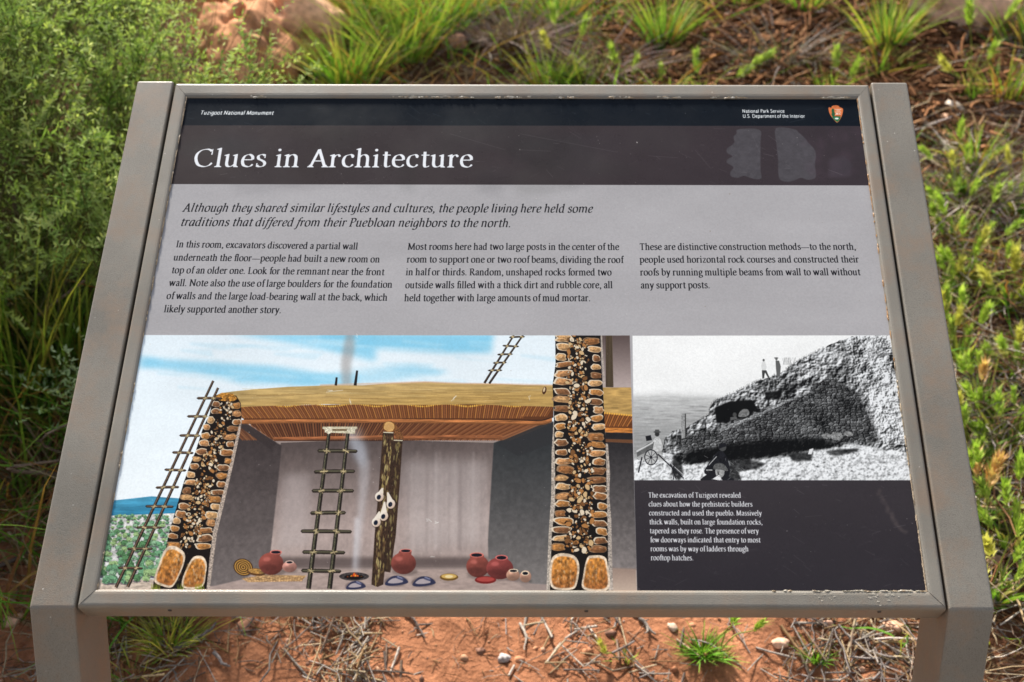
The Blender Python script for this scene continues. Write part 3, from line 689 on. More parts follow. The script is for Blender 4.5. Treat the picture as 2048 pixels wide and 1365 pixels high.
    fill(line(LC((1085, 502))[0], LC((1190, 502))[0], 3), rgb(108, 90, 62))
    for x in (1085, 1188): fill(ell(*LC((x, 503))[0], 9, 7, 12, 0, .25), rgb(212, 204, 180), tex=(.5, 3))
    # ---- post
    for (pts, sd) in ((MC((332, 545), (376, 545), (362, 760), (345, 980), (320, 1150), (290, 1145), (300, 900)), 1), (MC((286, 512), (336, 512), (332, 700), (316, 900), (300, 1080), (288, 1205), (262, 1216), (234, 1205), (250, 960), (268, 760)), 2)):
        fill(pts, rgb(58, 42, 32), tex=(.5, 5, .5)); 
        r = np.random.RandomState(sd); P = np.array(pts); cx0 = P[:, 0].min(); 
        for k in range(170 if sd == 2 else 90):
            y = r.uniform(P[:, 1].min()+2, P[:, 1].max()-16); f = (y-P[:, 1].min())/np.ptp(P[:, 1])
            xa = np.interp(f, [0, 1], [M0(288 if sd == 2 else 334, 0)[0], M0(240 if sd == 2 else 294, 0)[0]]); xb = np.interp(f, [0, 1], [M0(334 if sd == 2 else 374, 0)[0], M0(284 if sd == 2 else 320, 0)[0]])
            x = r.uniform(xa+1, xb-1); l = r.uniform(5, 22)
            fill([(x, y), (x+1.6, y+l*.3), (x+1-.07*l, y+l), (x-.8-.07*l, y+l*.6)], rgb(*[(176, 160, 108), (146, 126, 78), (84, 60, 42), (112, 90, 60)][r.randint(4)])*(.75 if sd == 1 else 1), .85)
    fill(MC((340, 470), (362, 500), (382, 540), (348, 545), (336, 505)), rgb(120, 78, 46), tex=(.6, 3))
    fill(ell(*M0(315, 487), 13, 12, 20, 0, .06), rgb(120, 78, 40)); fill(ell(*M0(315, 486), 11, 10, 20, 0, .06), rgb(206, 160, 100), tex=(.25, 4))
    for rr_ in (8, 5, 2.5): fill(ell(*M0(315, 486), rr_, rr_*.9, 16), rgb(176, 126, 72), .35); fill(ell(*M0(315, 486), rr_-.9, rr_*.9-.9, 16), rgb(210, 166, 106), .6)
    fill(line(M0(288, 512), M0(334, 514), 2), rgb(220, 208, 180)); fill(line(M0(335, 548), M0(376, 550), 2), rgb(210, 198, 170))
    for (x, y, tx, ty) in ((270, 805, 285, 765), (322, 838, 308, 785), (290, 893, 294, 828), (256, 921, 270, 872)):
        a, b = M0(x, y), M0(tx, ty)
        fill(ell(a[0]+1, a[1]+1, 9.5, 10.5, 18, .3), rgb(40, 30, 26), .6, soft=1)
        fill([(a[0]-7.5, a[1]-3), (b[0]-1.5, b[1]), (b[0]+1.5, b[1]), (a[0]+7.5, a[1]-2)], rgb(226, 214, 200))
        fill(ell(*a, 8.8, 9.6, 20, .3), rgb(234, 224, 212), grad=((a[0]-6, a[1]-6), (a[0]+8, a[1]+8), rgb(190, 160, 140)))
        fill(ell(a[0]-1, a[1]+1, 4.1, 5.2, 14, .4), rgb(22, 28, 44))
    # ---- things on the floor
    fill(LC((690, 1178), (790, 1160), (985, 1164), (962, 1190), (720, 1194)), rgb(186, 148, 104), tex=(.5, 3, 3))
    for k in range(22): fill(line(LC((700+k*13, 1170))[0], LC((712+k*12, 1192))[0], .8), rgb(120, 82, 50), .6)
    c = LC((697, 1126))[0]
    for i, f in enumerate(np.linspace(1, .12, 9)): fill(ell(c[0], c[1], 20*f, 17*f, 22, .4), rgb(70, 46, 26) if i % 2 == 0 else rgb(186, 140, 70))
    fill(ell(*LC((758, 1148))[0], 19, 7.5, 20, .1), rgb(92, 60, 34)); fill(ell(*LC((758, 1144))[0], 17, 5, 20, .1), rgb(176, 132, 72), tex=(.5, 3))
    RED = rgb(150, 78, 68)
    pot(LC((824, 1110))[0], 25, 22.5, LC((846, 1057))[0], 12, 4.2, RED); pot(LC((908, 1124))[0], 14.5, 11, LC((908, 1103))[0], 8, 3.2, rgb(206, 146, 132))
    pot(M0(380, 1108), 25, 22, M0(390, 1051), 12, 3.8, RED)
    pot(M0(718, 1122), 23, 22, M0(713, 1070), 14, 5, RED); pot(M0(818, 1131), 27, 22, M0(826, 1082), 12.5, 5.4, rgb(148, 70, 66))
    pot(M0(878, 1162), 13.5, 11.5, M0(880, 1142), 9.5, 3.6, rgb(206, 156, 132)); pot(M0(935, 1168), 11.5, 12, M0(934, 1153), 7.5, 4.6, rgb(208, 158, 134))
    fill(ell(*M0(753, 1184), 21.5, 7.6, 22), rgb(118, 34, 32)); fill(ell(*M0(753, 1181), 18, 4.8, 22), rgb(168, 70, 64))
    fill(ell(*M0(587, 1171), 18.5, 7.2, 22), rgb(110, 80, 34)); fill(ell(*M0(587, 1167), 15.5, 4.8, 22), rgb(206, 168, 96)); fill(ell(*M0(587, 1168), 8, 3, 16), rgb(236, 214, 160))
    for (x, y, s) in ((345, 1186, 1), (470, 1189, 1), (160, 1207, .85)):
        m0 = M0(x, y)
        fill(ell(m0[0], m0[1]+2, 24*s, 10*s, 20, -.05), rgb(60, 52, 56), .5, soft=2)
        fill(sm([(m0[0]-22*s, m0[1]+7*s), (m0[0]-8*s, m0[1]-8*s), (m0[0]+12*s, m0[1]-8*s), (m0[0]+25*s, m0[1]+3*s), (m0[0]+14*s, m0[1]+8*s), (m0[0]-10*s, m0[1]+11*s)], 4, True), rgb(48, 50, 74))
        fill(sm([(m0[0]-16*s, m0[1]+4*s), (m0[0]-6*s, m0[1]-4*s), (m0[0]+9*s, m0[1]-4*s), (m0[0]+14*s, m0[1]+3*s), (m0[0]-4*s, m0[1]+6*s)], 4, True), rgb(168, 156, 160))
        fill(line((m0[0]+2*s, m0[1]-7*s), (m0[0]+15*s, m0[1]-2*s), 6*s), rgb(78, 80, 108)); fill(line((m0[0]+3*s, m0[1]-8*s), (m0[0]+13*s, m0[1]-4*s), 2*s), rgb(130, 132, 156))
    fill(ell(*M0(155, 1168), 30, 8.5, 24), rgb(62, 56, 56), tex=(.5, 5)); fill(ell(*M0(155, 1170), 20, 5, 20), rgb(20, 16, 16))
    r = np.random.RandomState(9)
    for k in range(26):
        x = 155+r.normal()*17; y = 1172-r.rand()*4; hgt = max(3, 26-abs(x-155)*.8)*r.uniform(.5, 1)
        fill([M0(x-4, y), M0(x-1, y-hgt*.6), M0(x+1, y-hgt), M0(x+4, y)], rgb(*[(236, 120, 30), (250, 196, 70), (210, 60, 30)][r.randint(3)]), .9)
    for k in range(12): fill(line(M0(130+k*5, 1168), M0(134+k*5, 1176), 2), rgb(24, 18, 18))
    fill(MC((150, 1130), (162, 1130), (172, 1020), (180, 900), (156, 900), (154, 1020)), rgb(226, 230, 240), .35, soft=6)

def voro(h, w, cell, seed, asp=1.4):
    """jittered cell map: (per-cell value, edge distance)"""
    r = np.random.RandomState(seed)
    cy, cx = cell, cell*asp
    ny, nx = int(h/cy)+4, int(w/cx)+4
    jx = r.uniform(.1, .9, (ny, nx)); jy = r.uniform(.15, .85, (ny, nx)); val = r.rand(ny, nx)
    yy, xx = np.mgrid[0:h, 0:w].astype(np.float32); gy = (yy/cy).astype(int)+1; gx = (xx/cx).astype(int)+1
    d1 = np.full((h, w), 1e9, np.float32); d2 = d1.copy(); v = np.zeros((h, w), np.float32)
    for oy in (-1, 0, 1):
        for ox in (-1, 0, 1):
            a, b = gy+oy, gx+ox
            px, py = (b-1+jx[a, b])*cx, (a-1+jy[a, b])*cy
            d = np.hypot((xx-px)/asp, yy-py)
            nearer = d < d1
            d2 = np.where(nearer, d1, np.minimum(d2, d)); v = np.where(nearer, val[a, b], v); d1 = np.where(nearer, d, d1)
    return v, (d2-d1)/cell

def draw_photo():
    q = T([(1262, 668), (1850, 668), (1860, 965), (1262, 965)])
    x0, y0 = q.min(0).astype(int); x1, y1 = np.minimum(q.max(0).astype(int)+1, [TW_, TH_]); h, w = y1-y0, x1-x0
    sub = CV[y0:y1, x0:x1]
    yy, xx = np.mgrid[0:h, 0:w]
    sub[:] = .94
    fill(RC((40, 345), (200, 335), (430, 350), (640, 395), (640, 640), (40, 640)), rgb(196, 196, 196), soft=14, tex=(.12, 5, 7), grad=(RC((200, 330))[0], RC((200, 560))[0], rgb(150, 150, 150)))
    for k in range(60):
        x, y = rs.uniform(60, 420), rs.uniform(385, 540)
        fill(RC((x, y), (x+rs.uniform(20, 90), y-3), (x+rs.uniform(20, 90), y+3)), rgb(110, 110, 110) if rs.rand() < .5 else rgb(214, 214, 214), .35, soft=1)
    hill = RC((1110, 60), (1040, 82), (985, 100), (930, 128), (880, 152), (830, 176), (780, 205), (740, 240), (700, 256), (650, 272), (600, 290), (560, 312), (500, 340), (430, 366), (408, 400), (405, 432), (352, 462), (300, 492), (240, 508), (205, 540), (190, 600), (200, 640), (60, 640), (60, 760), (1340, 760), (1280, 60))
    P = np.array(hill); P = np.vstack([P[i]+(P[(i+1) % len(P)]-P[i])*f for i in range(len(P)) for f in (0, .2, .4, .6, .8)]); P = P+rs.uniform(-1.3, 1.3, P.shape)
    cx0, cy0, c = cover([T(P)])
    n1 = noise(h, w, 60, 6, 1.3, 31); n2 = noise(h, w, 9, 4, 1.6, 32)
    v1, e1 = voro(h, w, 10, 5, 1.9); v2, e2 = voro(h, w, 22, 6, 1.1); v3, e3 = voro(h, w, 6, 8, 1.8)
    n3 = noise(h, w, 26, 5, 1.2, 90)
    def rm(pts, soft=6):
        r = cover([T(pts)], pad=soft*2.2); m = np.zeros((TH_, TW_), np.float32); m[r[1]:r[1]+r[2].shape[0], r[0]:r[0]+r[2].shape[1]] = blur(r[2], soft); return m[y0:y1, x0:x1]
    # rock relief lit from the left: a height field shaded like a hillside
    def gn(sd, k):
        g = blur(np.random.RandomState(k).rand(h, w), sd); g = g-g.mean(); return g/g.std()
    hgt = 3.4*gn(9, 1)+1.7*gn(4, 2)+.85*gn(2, 3)+.4*gn(1, 4)
    rk = hgt-np.roll(np.roll(hgt, 2, 0), 2, 1)
    dome = lambda e, k: np.sqrt(np.clip(e, 0, k)/k)
    hs = 1.5*dome(e1, .45)+.5*v1+.22*gn(1, 5)+.35*gn(4, 6)
    sw = hs-np.roll(np.roll(hs, 1, 0), 2, 1)
    hb = 2.2*dome(e2, .5)+1.1*gn(3, 7)+.5*gn(1, 8)+1.5*gn(8, 9)
    sb = hb-np.roll(np.roll(hb, 2, 0), 3, 1)
    tone = .40+.11*rk+.13*gn(30, 10)
    wall = rm(RC((430, 500), (860, 325), (950, 260), (1080, 330), (1190, 560), (1040, 560), (640, 550), (280, 610), (250, 540)), 5)
    st = .29+.20*sw+.16*(v1-.5)+.05*gn(24, 11)-.10*np.clip(1-e1/.25, 0, 1)
    tone = tone*(1-wall)+st*wall
    lit = rm(RC((1010, 60), (1320, 60), (1340, 660), (1190, 600), (1160, 470), (1090, 300), (1040, 170)), 12)
    tone = tone*(1-lit)+(.62+.10*sb+.07*rk+.12*gn(24, 12)+.05*gn(7, 15))*lit
    rim = rm(RC((440, 500), (640, 420), (760, 365), (860, 320), (870, 330), (760, 378), (640, 436), (450, 515)), 1); tone = tone+.22*rim
    far = rm(RC((1040, 60), (620, 280), (760, 300), (1000, 200), (1060, 100)), 8); tone = tone+far*.17
    dk = rm(RC((430, 400), (500, 372), (600, 365), (625, 400), (590, 440), (500, 460), (440, 470)), 3); tone = tone*(1-dk)+.06*dk
    dk = rm(RC((660, 330), (740, 320), (730, 360), (660, 365)), 4); tone = tone*(1-.8*dk)
    fl = rm(RC((270, 660), (500, 640), (700, 622), (900, 590), (1100, 570), (1340, 610), (1340, 760), (40, 760), (40, 600), (150, 600), (240, 610)), 3)
    strk = noise(h, w, 12, 5, 5, 44)
    strk = gn(5, 20)*.5+gn(2, 21)*.5; fh = 1.2*blur(np.random.RandomState(5).rand(h, w//5+2).repeat(5, 1)[:, :w], 2); fh = (fh-fh.mean())/fh.std()
    tone = tone*(1-fl)+(.80+.05*rk+.09*np.minimum(fh, .3)+.05*strk)*fl
    low = rm(RC((300, 605), (470, 575), (640, 548), (925, 540), (945, 560), (1030, 560), (930, 585), (840, 600), (720, 620), (640, 632), (520, 640), (400, 650), (280, 655)), 7); tone = tone*(1-low)+(.07+.02*rk)*low*.92+.16*low*.08
    for pts in (RC((240, 615), (275, 620), (290, 700), (270, 735), (235, 700)), RC((500, 640), (560, 610), (600, 640), (670, 655), (620, 680), (540, 690), (555, 735), (480, 735)), RC((760, 610), (880, 600), (870, 640), (790, 645)), RC((930, 600), (990, 590), (1090, 585), (1080, 600), (980, 620))):
        m = rm(pts, 4); tone = tone*(1-m*.8)+(.05+.45*np.clip(n2-.45, 0, 1))*m*.8
    tone = np.clip(.47+(tone-.46)*1.15, .05, .93)
    M = np.zeros((TH_, TW_), np.float32); M[cy0:cy0+c.shape[0], cx0:cx0+c.shape[1]] = c; M = M[y0:y1, x0:x1, None]
    g = np.dstack([tone]*3)*np.array([.985, .99, 1.0])
    sub[:] = sub*(1-M)+g*M
    DK, MD, LT = rgb(28, 28, 32), rgb(110, 110, 112), rgb(222, 222, 224)
    for (x, y, s) in ((940, 530, .8), (985, 530, 1.15), (1040, 520, .8)):     # pale boulders at the wall foot
        p = RC((x, y))[0]; fill(ell(*p, 12*s, 7*s, 12, .1, .15), rgb(150, 150, 150), .8, soft=1, tex=(.6, 6)); 
    fill(RC((862, 590), (880, 585), (872, 612), (856, 612)), LT)
    for k in range(24):
        x = rs.uniform(740, 790); fill(line(RC((x, 205))[0], RC((x+rs.uniform(-14, 14), 172))[0], .5), rgb(120, 120, 120), .6)
    for k in range(240):
        i = rs.randint(3, 16); q = np.array(hill[i])*(1-(f_ := rs.rand()))+np.array(hill[i+1])*f_
        fill(line(q+[0, 1], q+[rs.uniform(-2, 2), -rs.uniform(1, 4.5)], .6), rgb(90, 90, 90), .5)
    # two standing figures on the ridge
    f = RC((648, 190), (660, 190), (668, 215), (664, 232), (646, 232), (642, 210)); fill(f, rgb(214, 214, 214)); fill(ell(*RC((654, 184))[0], 2.2, 2.6), rgb(90, 90, 90))
    fill(RC((646, 230), (666, 230), (680, 262), (674, 264), (660, 240), (655, 268), (648, 268)), rgb(62, 62, 62))
    fill(RC((708, 186), (724, 186), (732, 212), (728, 258), (714, 260), (710, 222)), rgb(96, 96, 96)); fill(ell(*RC((712, 179))[0], 2.4, 2.8), rgb(110, 110, 110)); fill(ell(*RC((711, 174))[0], 4.4, 1.2), rgb(80, 80, 80))
    # stake
    fill(RC((278, 427), (298, 426), (300, 538), (280, 541)), rgb(150, 150, 150), tex=(.3, 5)); fill(RC((295, 427), (300, 427), (301, 538), (296, 538)), rgb(60, 60, 60))
    # bending worker in the pit
    fill(sm(RC((538, 440), (548, 416), (565, 406), (584, 410), (588, 430), (570, 442)), 3, True), rgb(112, 112, 112), tex=(.4, 5)); fill(ell(*RC((522, 432))[0], 4, 4.4), rgb(70, 70, 70)); fill(RC((502, 444), (530, 440), (535, 452), (502, 458)), rgb(90, 90, 90))
    # man in a hat with a wheelbarrow
    fill(sm(RC((152, 548), (170, 534), (186, 548), (194, 588), (174, 600), (146, 590)), 3, True), rgb(196, 196, 196), tex=(.2, 6)); fill(ell(*RC((169, 520))[0], 4.6, 5), rgb(46, 46, 46)); fill(ell(*RC((169, 511))[0], 7.5, 1.8), rgb(70, 70, 70)); fill(RC((158, 510), (160, 500), (178, 500), (180, 510)), rgb(80, 80, 80))
    fill(RC((75, 598), (130, 562), (155, 556), (150, 588), (100, 612), (78, 625)), rgb(96, 96, 96), tex=(.3, 5)); fill(RC((74, 596), (150, 555), (152, 561), (76, 604)), rgb(200, 200, 200)); fill(RC((116, 530), (140, 525), (146, 548), (120, 552)), DK)
    c = RC((141, 626))[0]
    fill(ell(*c, 13.5, 16, 26), DK); fill(ell(*c, 11.6, 14, 26), rgb(176, 176, 176))
    for k in range(9): a = k*math.pi/4.5; fill(line(c, (c[0]+12*math.cos(a), c[1]+14.5*math.sin(a)), .9), DK)
    fill(ell(*c, 2.6, 3), DK); fill(line(RC((172, 612))[0], RC((290, 722))[0], 2.4), DK); fill(line(RC((100, 625))[0], RC((84, 696))[0], 2.6), DK); fill(line(RC((180, 608))[0], RC((286, 704))[0], 1), LT)
    fill(line(RC((230, 655))[0], RC((256, 728))[0], 2), DK); fill(line(RC((246, 655))[0], RC((244, 728))[0], 2), DK)
    # two workers close by
    fill(sm(RC((400, 660), (420, 630), (445, 600), (470, 600), (492, 640), (500, 700), (470, 720), (385, 700)), 3, True), DK, tex=(.5, 5)); fill(ell(*RC((467, 580))[0], 7.5, 8), rgb(70, 70, 70)); fill(RC((446, 590), (452, 565), (478, 560), (490, 575), (470, 580)), DK)
    fill(line(RC((404, 662))[0], RC((440, 622))[0], 1.4), rgb(190, 190, 190)); fill(line(RC((392, 684))[0], RC((420, 684))[0], 2), rgb(180, 180, 180))
    fill(sm(RC((370, 735), (395, 705), (430, 690), (470, 700), (520, 735)), 3, True), DK); fill(ell(*RC((455, 690))[0], 9.5, 13), rgb(150, 150, 150), tex=(.3, 5))
    fill(sm(RC((425, 680), (430, 660), (450, 652), (475, 660), (492, 688), (455, 682)), 3, True), rgb(88, 88, 88), tex=(.4, 4)); fill(line(RC((446, 690))[0], RC((448, 706))[0], 2.5), rgb(60, 60, 60))
    fill(RC((420, 725), (450, 706), (470, 735)), LT)
    for k in range(90):
        x, y = rs.uniform(70, 560), rs.uniform(615, 728)
        fill(line(RC((x, y))[0], RC((x+rs.uniform(-20, 20), y+rs.uniform(3, 14)))[0], .8), DK if rs.rand() < .6 else LT, .45)
    g = noise(h, w, 3, 2, 1, 77)[..., None]; sub[:] = np.clip(sub*(1+.05*(g-.5)), 0, 1)
# ================================================================ the place
def vnoise(x, y, s, seed):
    """smooth value noise on arrays, 0..1"""
    x = np.asarray(x)/s+1000; y = np.asarray(y)/s+1000
    xi, yi = np.floor(x).astype(np.int64), np.floor(y).astype(np.int64); fx, fy = x-xi, y-yi
    fx = fx*fx*(3-2*fx); fy = fy*fy*(3-2*fy)
    def h(a, b):
        k = (a*374761393+b*668265263+seed*974634777) & 0x7fffffff
        k = ((k ^ (k >> 13))*1274126177) & 0x7fffffff
        return ((k ^ (k >> 16)) & 0xffff)/65535.
    return (h(xi, yi)*(1-fx)+h(xi+1, yi)*fx)*(1-fy)+(h(xi, yi+1)*(1-fx)+h(xi+1, yi+1)*fx)*fy
def fbm(x, y, s, o, seed):
    r = 0; a = 1; t = 0
    for i in range(o): r = r+a*vnoise(x, y, s/2**i, seed+i); t += a; a *= .5
    return r/t
def gz0(x, y):
    y = np.asarray(y, float); x = np.asarray(x, float)
    s = .27+.42*(y-.67)
    z = np.where(y < .35, .04+.02*np.maximum(y, -3), s)
    k = np.clip((y-.0)/.67, 0, 1); lo = .04+.02*y
    z = np.where(y < .67, lo*(1-k*k*(3-2*k))+s*(k*k*(3-2*k)), s)
    far = np.maximum(y-4.5, 0); z = z+far*far*.012
    return z
def gz(x, y):
    x = np.asarray(x, float); y = np.asarray(y, float)
    z = gz0(x, y)+.10*(fbm(x, y, .9, 3, 3)-.5)+.035*(fbm(x, y, .16, 4, 9)-.5)
    hol = np.exp(-(((x-.1)/.5)**2+((y-2.9)/.5)**2)); return z+.05*hol
def hit(px, py):
    """where the line of sight through a photograph point meets the hillside"""
    d = fwd+rgt*((px-CX)/FPX)-upv*((py-CY)/FPX); d.normalize()
    t = .3
    while t < 30:
        p = CAMP+d*t
        if p.z < float(gz(p.x, p.y)): break
        t += .02
    return p.x, p.y, float(gz(p.x, p.y))
def seat(x, y): return float(gz(x, y))

def ground_mesh():
    def axis(a, b, c, d, fine, coarse):
        l = list(np.arange(a, b, coarse)); l += list(np.arange(b, c, fine)); l += list(np.arange(c, d+coarse, coarse)); return np.array(l)
    xs = axis(-16, -1.6, 2.4, 16, .012, .25); ys = axis(-7, .1, 4.0, 26, .012, .25)
    X, Y = np.meshgrid(xs, ys); Z = gz(X, Y)
    fine = (X > -1.6) & (X < 2.4) & (Y > .1) & (Y < 4)
    Z = Z+np.where(fine, .020*(fbm(X, Y, .06, 4, 21)-.5)+.010*np.abs(fbm(X, Y, .035, 2, 29)-.5), 0)
    V = np.stack([X, Y, Z], -1).reshape(-1, 3); ny, nx = X.shape
    i = np.arange(ny*nx).reshape(ny, nx)
    F = np.stack([i[:-1, :-1], i[:-1, 1:], i[1:, 1:], i[1:, :-1]], -1).reshape(-1, 4)
    # soil colour: red earth low down, darker humus higher up the bank
    h = np.clip((V[:, 1]-.9)/1.1+.75*np.clip((V[:, 0]-1.0)/.3, 0, 1)+.8*(fbm(V[:, 0], V[:, 1], .5, 3, 51)-.5), 0, 1)[:, None]
    n = fbm(V[:, 0], V[:, 1], .12, 4, 61)[:, None]
    col = (np.array([.36, .155, .080])*(1-h)+np.array([.085, .042, .024])*h)*(.55+.85*n)
    f = np.clip((.30-V[:, 1]+.12*(n[:, 0]-.5))/.15, 0, 1)[:, None]      # unseen ground on the visitor's side, made-up grey to cut red bounce light
    col = col*(1-f)+np.array([.25, .20, .16])*(.8+.4*n)*f
    m, nn, l, b = material('red_soil', 1.0, .03)
    a = nd(nn, 'ShaderNodeAttribute', attribute_name='Col'); tc = nn.new('ShaderNodeTexCoord')
    x1 = nd(nn, 'ShaderNodeTexNoise', Scale=28., Detail=10., Roughness=.7); l.new(tc.outputs['Object'], x1.inputs[0])
    x2 = nd(nn, 'ShaderNodeTexVoronoi', Scale=120.); l.new(tc.outputs['Object'], x2.inputs[0])
    c = mixc(nn, l, 1., a.outputs[0], ramp(nn, l, x1.outputs[0], [(.3, (.5, .46, .44)), (.5, (1, 1, 1)), (.75, (1.3, 1.32, 1.3))]), 'MULTIPLY')
    l.new(c, b.inputs['Base Color'])
    p = bump(nn, l, b, x1.outputs[0], .9, .02); bump(nn, l, b, x2.outputs['Distance'], .5, .004, p)
    return obj('ground', mesh_data('ground', V, F, m, col, True), kind='structure')
ground_mesh()

# ---------------------------------------------------------------- geometry makers (all numpy)
def ribbons(P, W, side, fold=0.):
    """flat tapering leaves/blades: P (N,K,3) centre lines, W (N,K) half widths, side (N,3)"""
    N, K, _ = P.shape
    s = side[:, None, :]*W[..., None]
    V = np.stack([P-s, P+s], 2).reshape(-1, 3)
    b = (np.arange(N)*K*2)[:, None]+np.arange(K-1)[None]*2
    F = np.stack([b, b+1, b+3, b+2], -1).reshape(-1, 4)
    return V, F
def tubes(P, R, sides=4):
    N, K, _ = P.shape
    d = np.gradient(P, axis=1); d /= np.linalg.norm(d, axis=2, keepdims=True)+1e-9
    ref = np.where(np.abs(d[..., 2:3]) > .8, np.array([1., 0, 0]), np.array([0, 0, 1.]))
    u = np.cross(d, ref); u /= np.linalg.norm(u, axis=2, keepdims=True)+1e-9; w = np.cross(d, u)
    a = np.arange(sides)*2*math.pi/sides
    V = P[:, :, None]+(u[:, :, None]*np.cos(a)[None, None, :, None]+w[:, :, None]*np.sin(a)[None, None, :, None])*R[:, :, None, None]
    V = V.reshape(-1, 3)
    b = (np.arange(N)*K*sides)[:, None, None]+(np.arange(K-1)*sides)[None, :, None]
    j = np.arange(sides)[None, None]; j2 = (j+1) % sides
    F = np.stack([b+j, b+j2, b+sides+j2, b+sides+j], -1).reshape(-1, 4)
    return V, F
def unit(a): return a/(np.linalg.norm(a, axis=-1, keepdims=True)+1e-9)
def arcs(base, direc, length, bend, K, sag=0.):
    """curved centre lines from base along direc, drooping by bend"""
    t = np.linspace(0, 1, K)[None, :, None]
    P = base[:, None]+direc[:, None]*length[:, None, None]*t
    P = P+bend[:, None]*(t**2)
    return P
def join(parts):
    V, F, C, o = [], [], [], 0
    for v, f, c in parts:
        V.append(v); F.append(np.asarray(f)+o); C.append(np.broadcast_to(c, (len(v), 3))); o += len(v)
    return np.vstack(V), np.vstack(F), np.vstack(C)
def rep(c, k): return np.repeat(c, k, axis=0)

M_GRASS = m_col('grass_blade', .75, .10, .30, 60., .2)
M_LEAF = m_col('shrub_leaf', .85, .06, .32, 80., .2)
M_WOOD = m_col('dry_wood', .95, .05, 0, 220., .35, .002)
M_STRAW = m_col('dry_straw', .9, .08, .12, 200., .25)
M_STONE = m_col('stone', .95, .05, 0, 45., .38, .006)
M_SEED = m_col('seed_husk', .75, .1, .3, 200., .2)

GREEN = np.array([[.12, .27, .03], [.17, .33, .04], [.08, .19, .022], [.24, .35, .055]])
YEL = np.array([[.42, .40, .07], [.50, .40, .12], [.34, .36, .06]])
TAN = np.array([[.42, .30, .17], [.35, .24, .13], [.50, .39, .25], [.29, .18, .09]])
ORG = np.array([[.50, .24, .06], [.42, .18, .06], [.55, .32, .10]])
GRY = np.array([[.26, .22, .20], [.34, .29, .25], [.16, .12, .10], [.42, .36, .30], [.26, .18, .13]])
BRN = np.array([[.19, .085, .040], [.25, .115, .052], [.11, .05, .025], [.30, .16, .08]])
GREEN = GREEN*np.array([.80, .90, .8]); YEL = YEL*.82; TAN = TAN*.80; GRY = GRY*.84; BRN = BRN*.82; ORG = ORG*.85
def pick(pal, n, r, var=.15): return pal[r.randint(0, len(pal), n)]*(1+r.uniform(-var, var, (n, 1)))

def tuft_mesh(name, n, h, spread, w, pal, seed, lean=(0, 0, 0), droop=.45, base_r=.03, tip=None):
    r = np.random.RandomState(seed)
    a = r.uniform(0, 2*math.pi, n); q = r.rand(n)**.6
    base = np.c_[np.cos(a)*base_r*q, np.sin(a)*base_r*q, np.full(n, -.01)]
    out = np.c_[np.cos(a+r.normal(0, .5, n)), np.sin(a+r.normal(0, .5, n)), np.zeros(n)]
    d = unit(out*(spread*q)[:, None]+np.array([0, 0, 1.])+np.array(lean)+r.normal(0, .06, (n, 3)))
    L = h*r.uniform(.5, 1.1, n)
    bend = out*(L*spread*.55*r.uniform(.2, 1.3, n))[:, None]+np.array([0, 0, -1.])*(L*droop*r.uniform(0, 1, n)**2)[:, None]
    K = 6
    P = arcs(base, d, L, bend, K)
    t = np.linspace(0, 1, K); W = (w*r.uniform(.5, 1.2, n))[:, None]*(1-t**2.2)[None]+.00015
    side = unit(np.cross(d, out+r.normal(0, .5, (n, 3))))
    V, F = ribbons(P, W, side)
    c = rep(pick(pal, n, r, .2), K*2).reshape(n, K, 2, 3)
    if tip is not None:
        tt = (t**2)[None, :, None, None]*r.uniform(.2, 1, (n, 1, 1, 1)); c = c*(1-tt)+np.array(tip)*tt
    return V, F, c.reshape(-1, 3)
def spike_part(r, p, d, L, R, pal, n=26, awn=1.0):
    """a foxtail seed head: overlapping pointed husks with bristles round an axis"""
    f = np.sort(r.rand(n)); a = np.arange(n)*2.4+r.uniform(0, 1)
    d = d/np.linalg.norm(d); u = np.cross(d, [0, .3, 1.]); u /= np.linalg.norm(u); w = np.cross(d, u)
    rad = u[None]*np.cos(a)[:, None]+w[None]*np.sin(a)[:, None]
    base = p[None]+d[None]*(f*L*.8)[:, None]+rad*(R*.15)
    dr = unit(d[None]*1.0+rad*(.55*(1-f*.6))[:, None]+r.normal(0, .08, (n, 3)))
    ln = L*.38*r.uniform(.7, 1.2, n)*awn
    K = 4; P = arcs(base, dr, ln, rad*(ln*.15)[:, None], K)
    W = (R*.30*r.uniform(.7, 1.2, n))[:, None]*np.array([.35, 1, .55, .04])[None]
    V, F = ribbons(P, W, unit(np.cross(dr, rad)))
    c1 = rep(pick(pal, n, r, .2), K*2)
    m = n
    P2 = arcs(base, unit(dr+r.normal(0, .12, (m, 3))), ln*1.7, rad*(ln*.3)[:, None], 3)
    V2, F2 = ribbons(P2, np.full((m, 3), .00028)*np.array([1, .8, .2])[None], unit(np.cross(dr, rad)))
    return join([(V, F, c1), (V2, F2, rep(pick(pal*1.15, m, r, .2), 6))])

def place(name, me, x, y, rz=0, s=1, dz=0, parent=None, **k):
    o = obj(name, me, parent, **k); o.location = (x, y, seat(x, y)+dz); o.rotation_euler = (0, 0, rz); o.scale = (s, s, s); return o

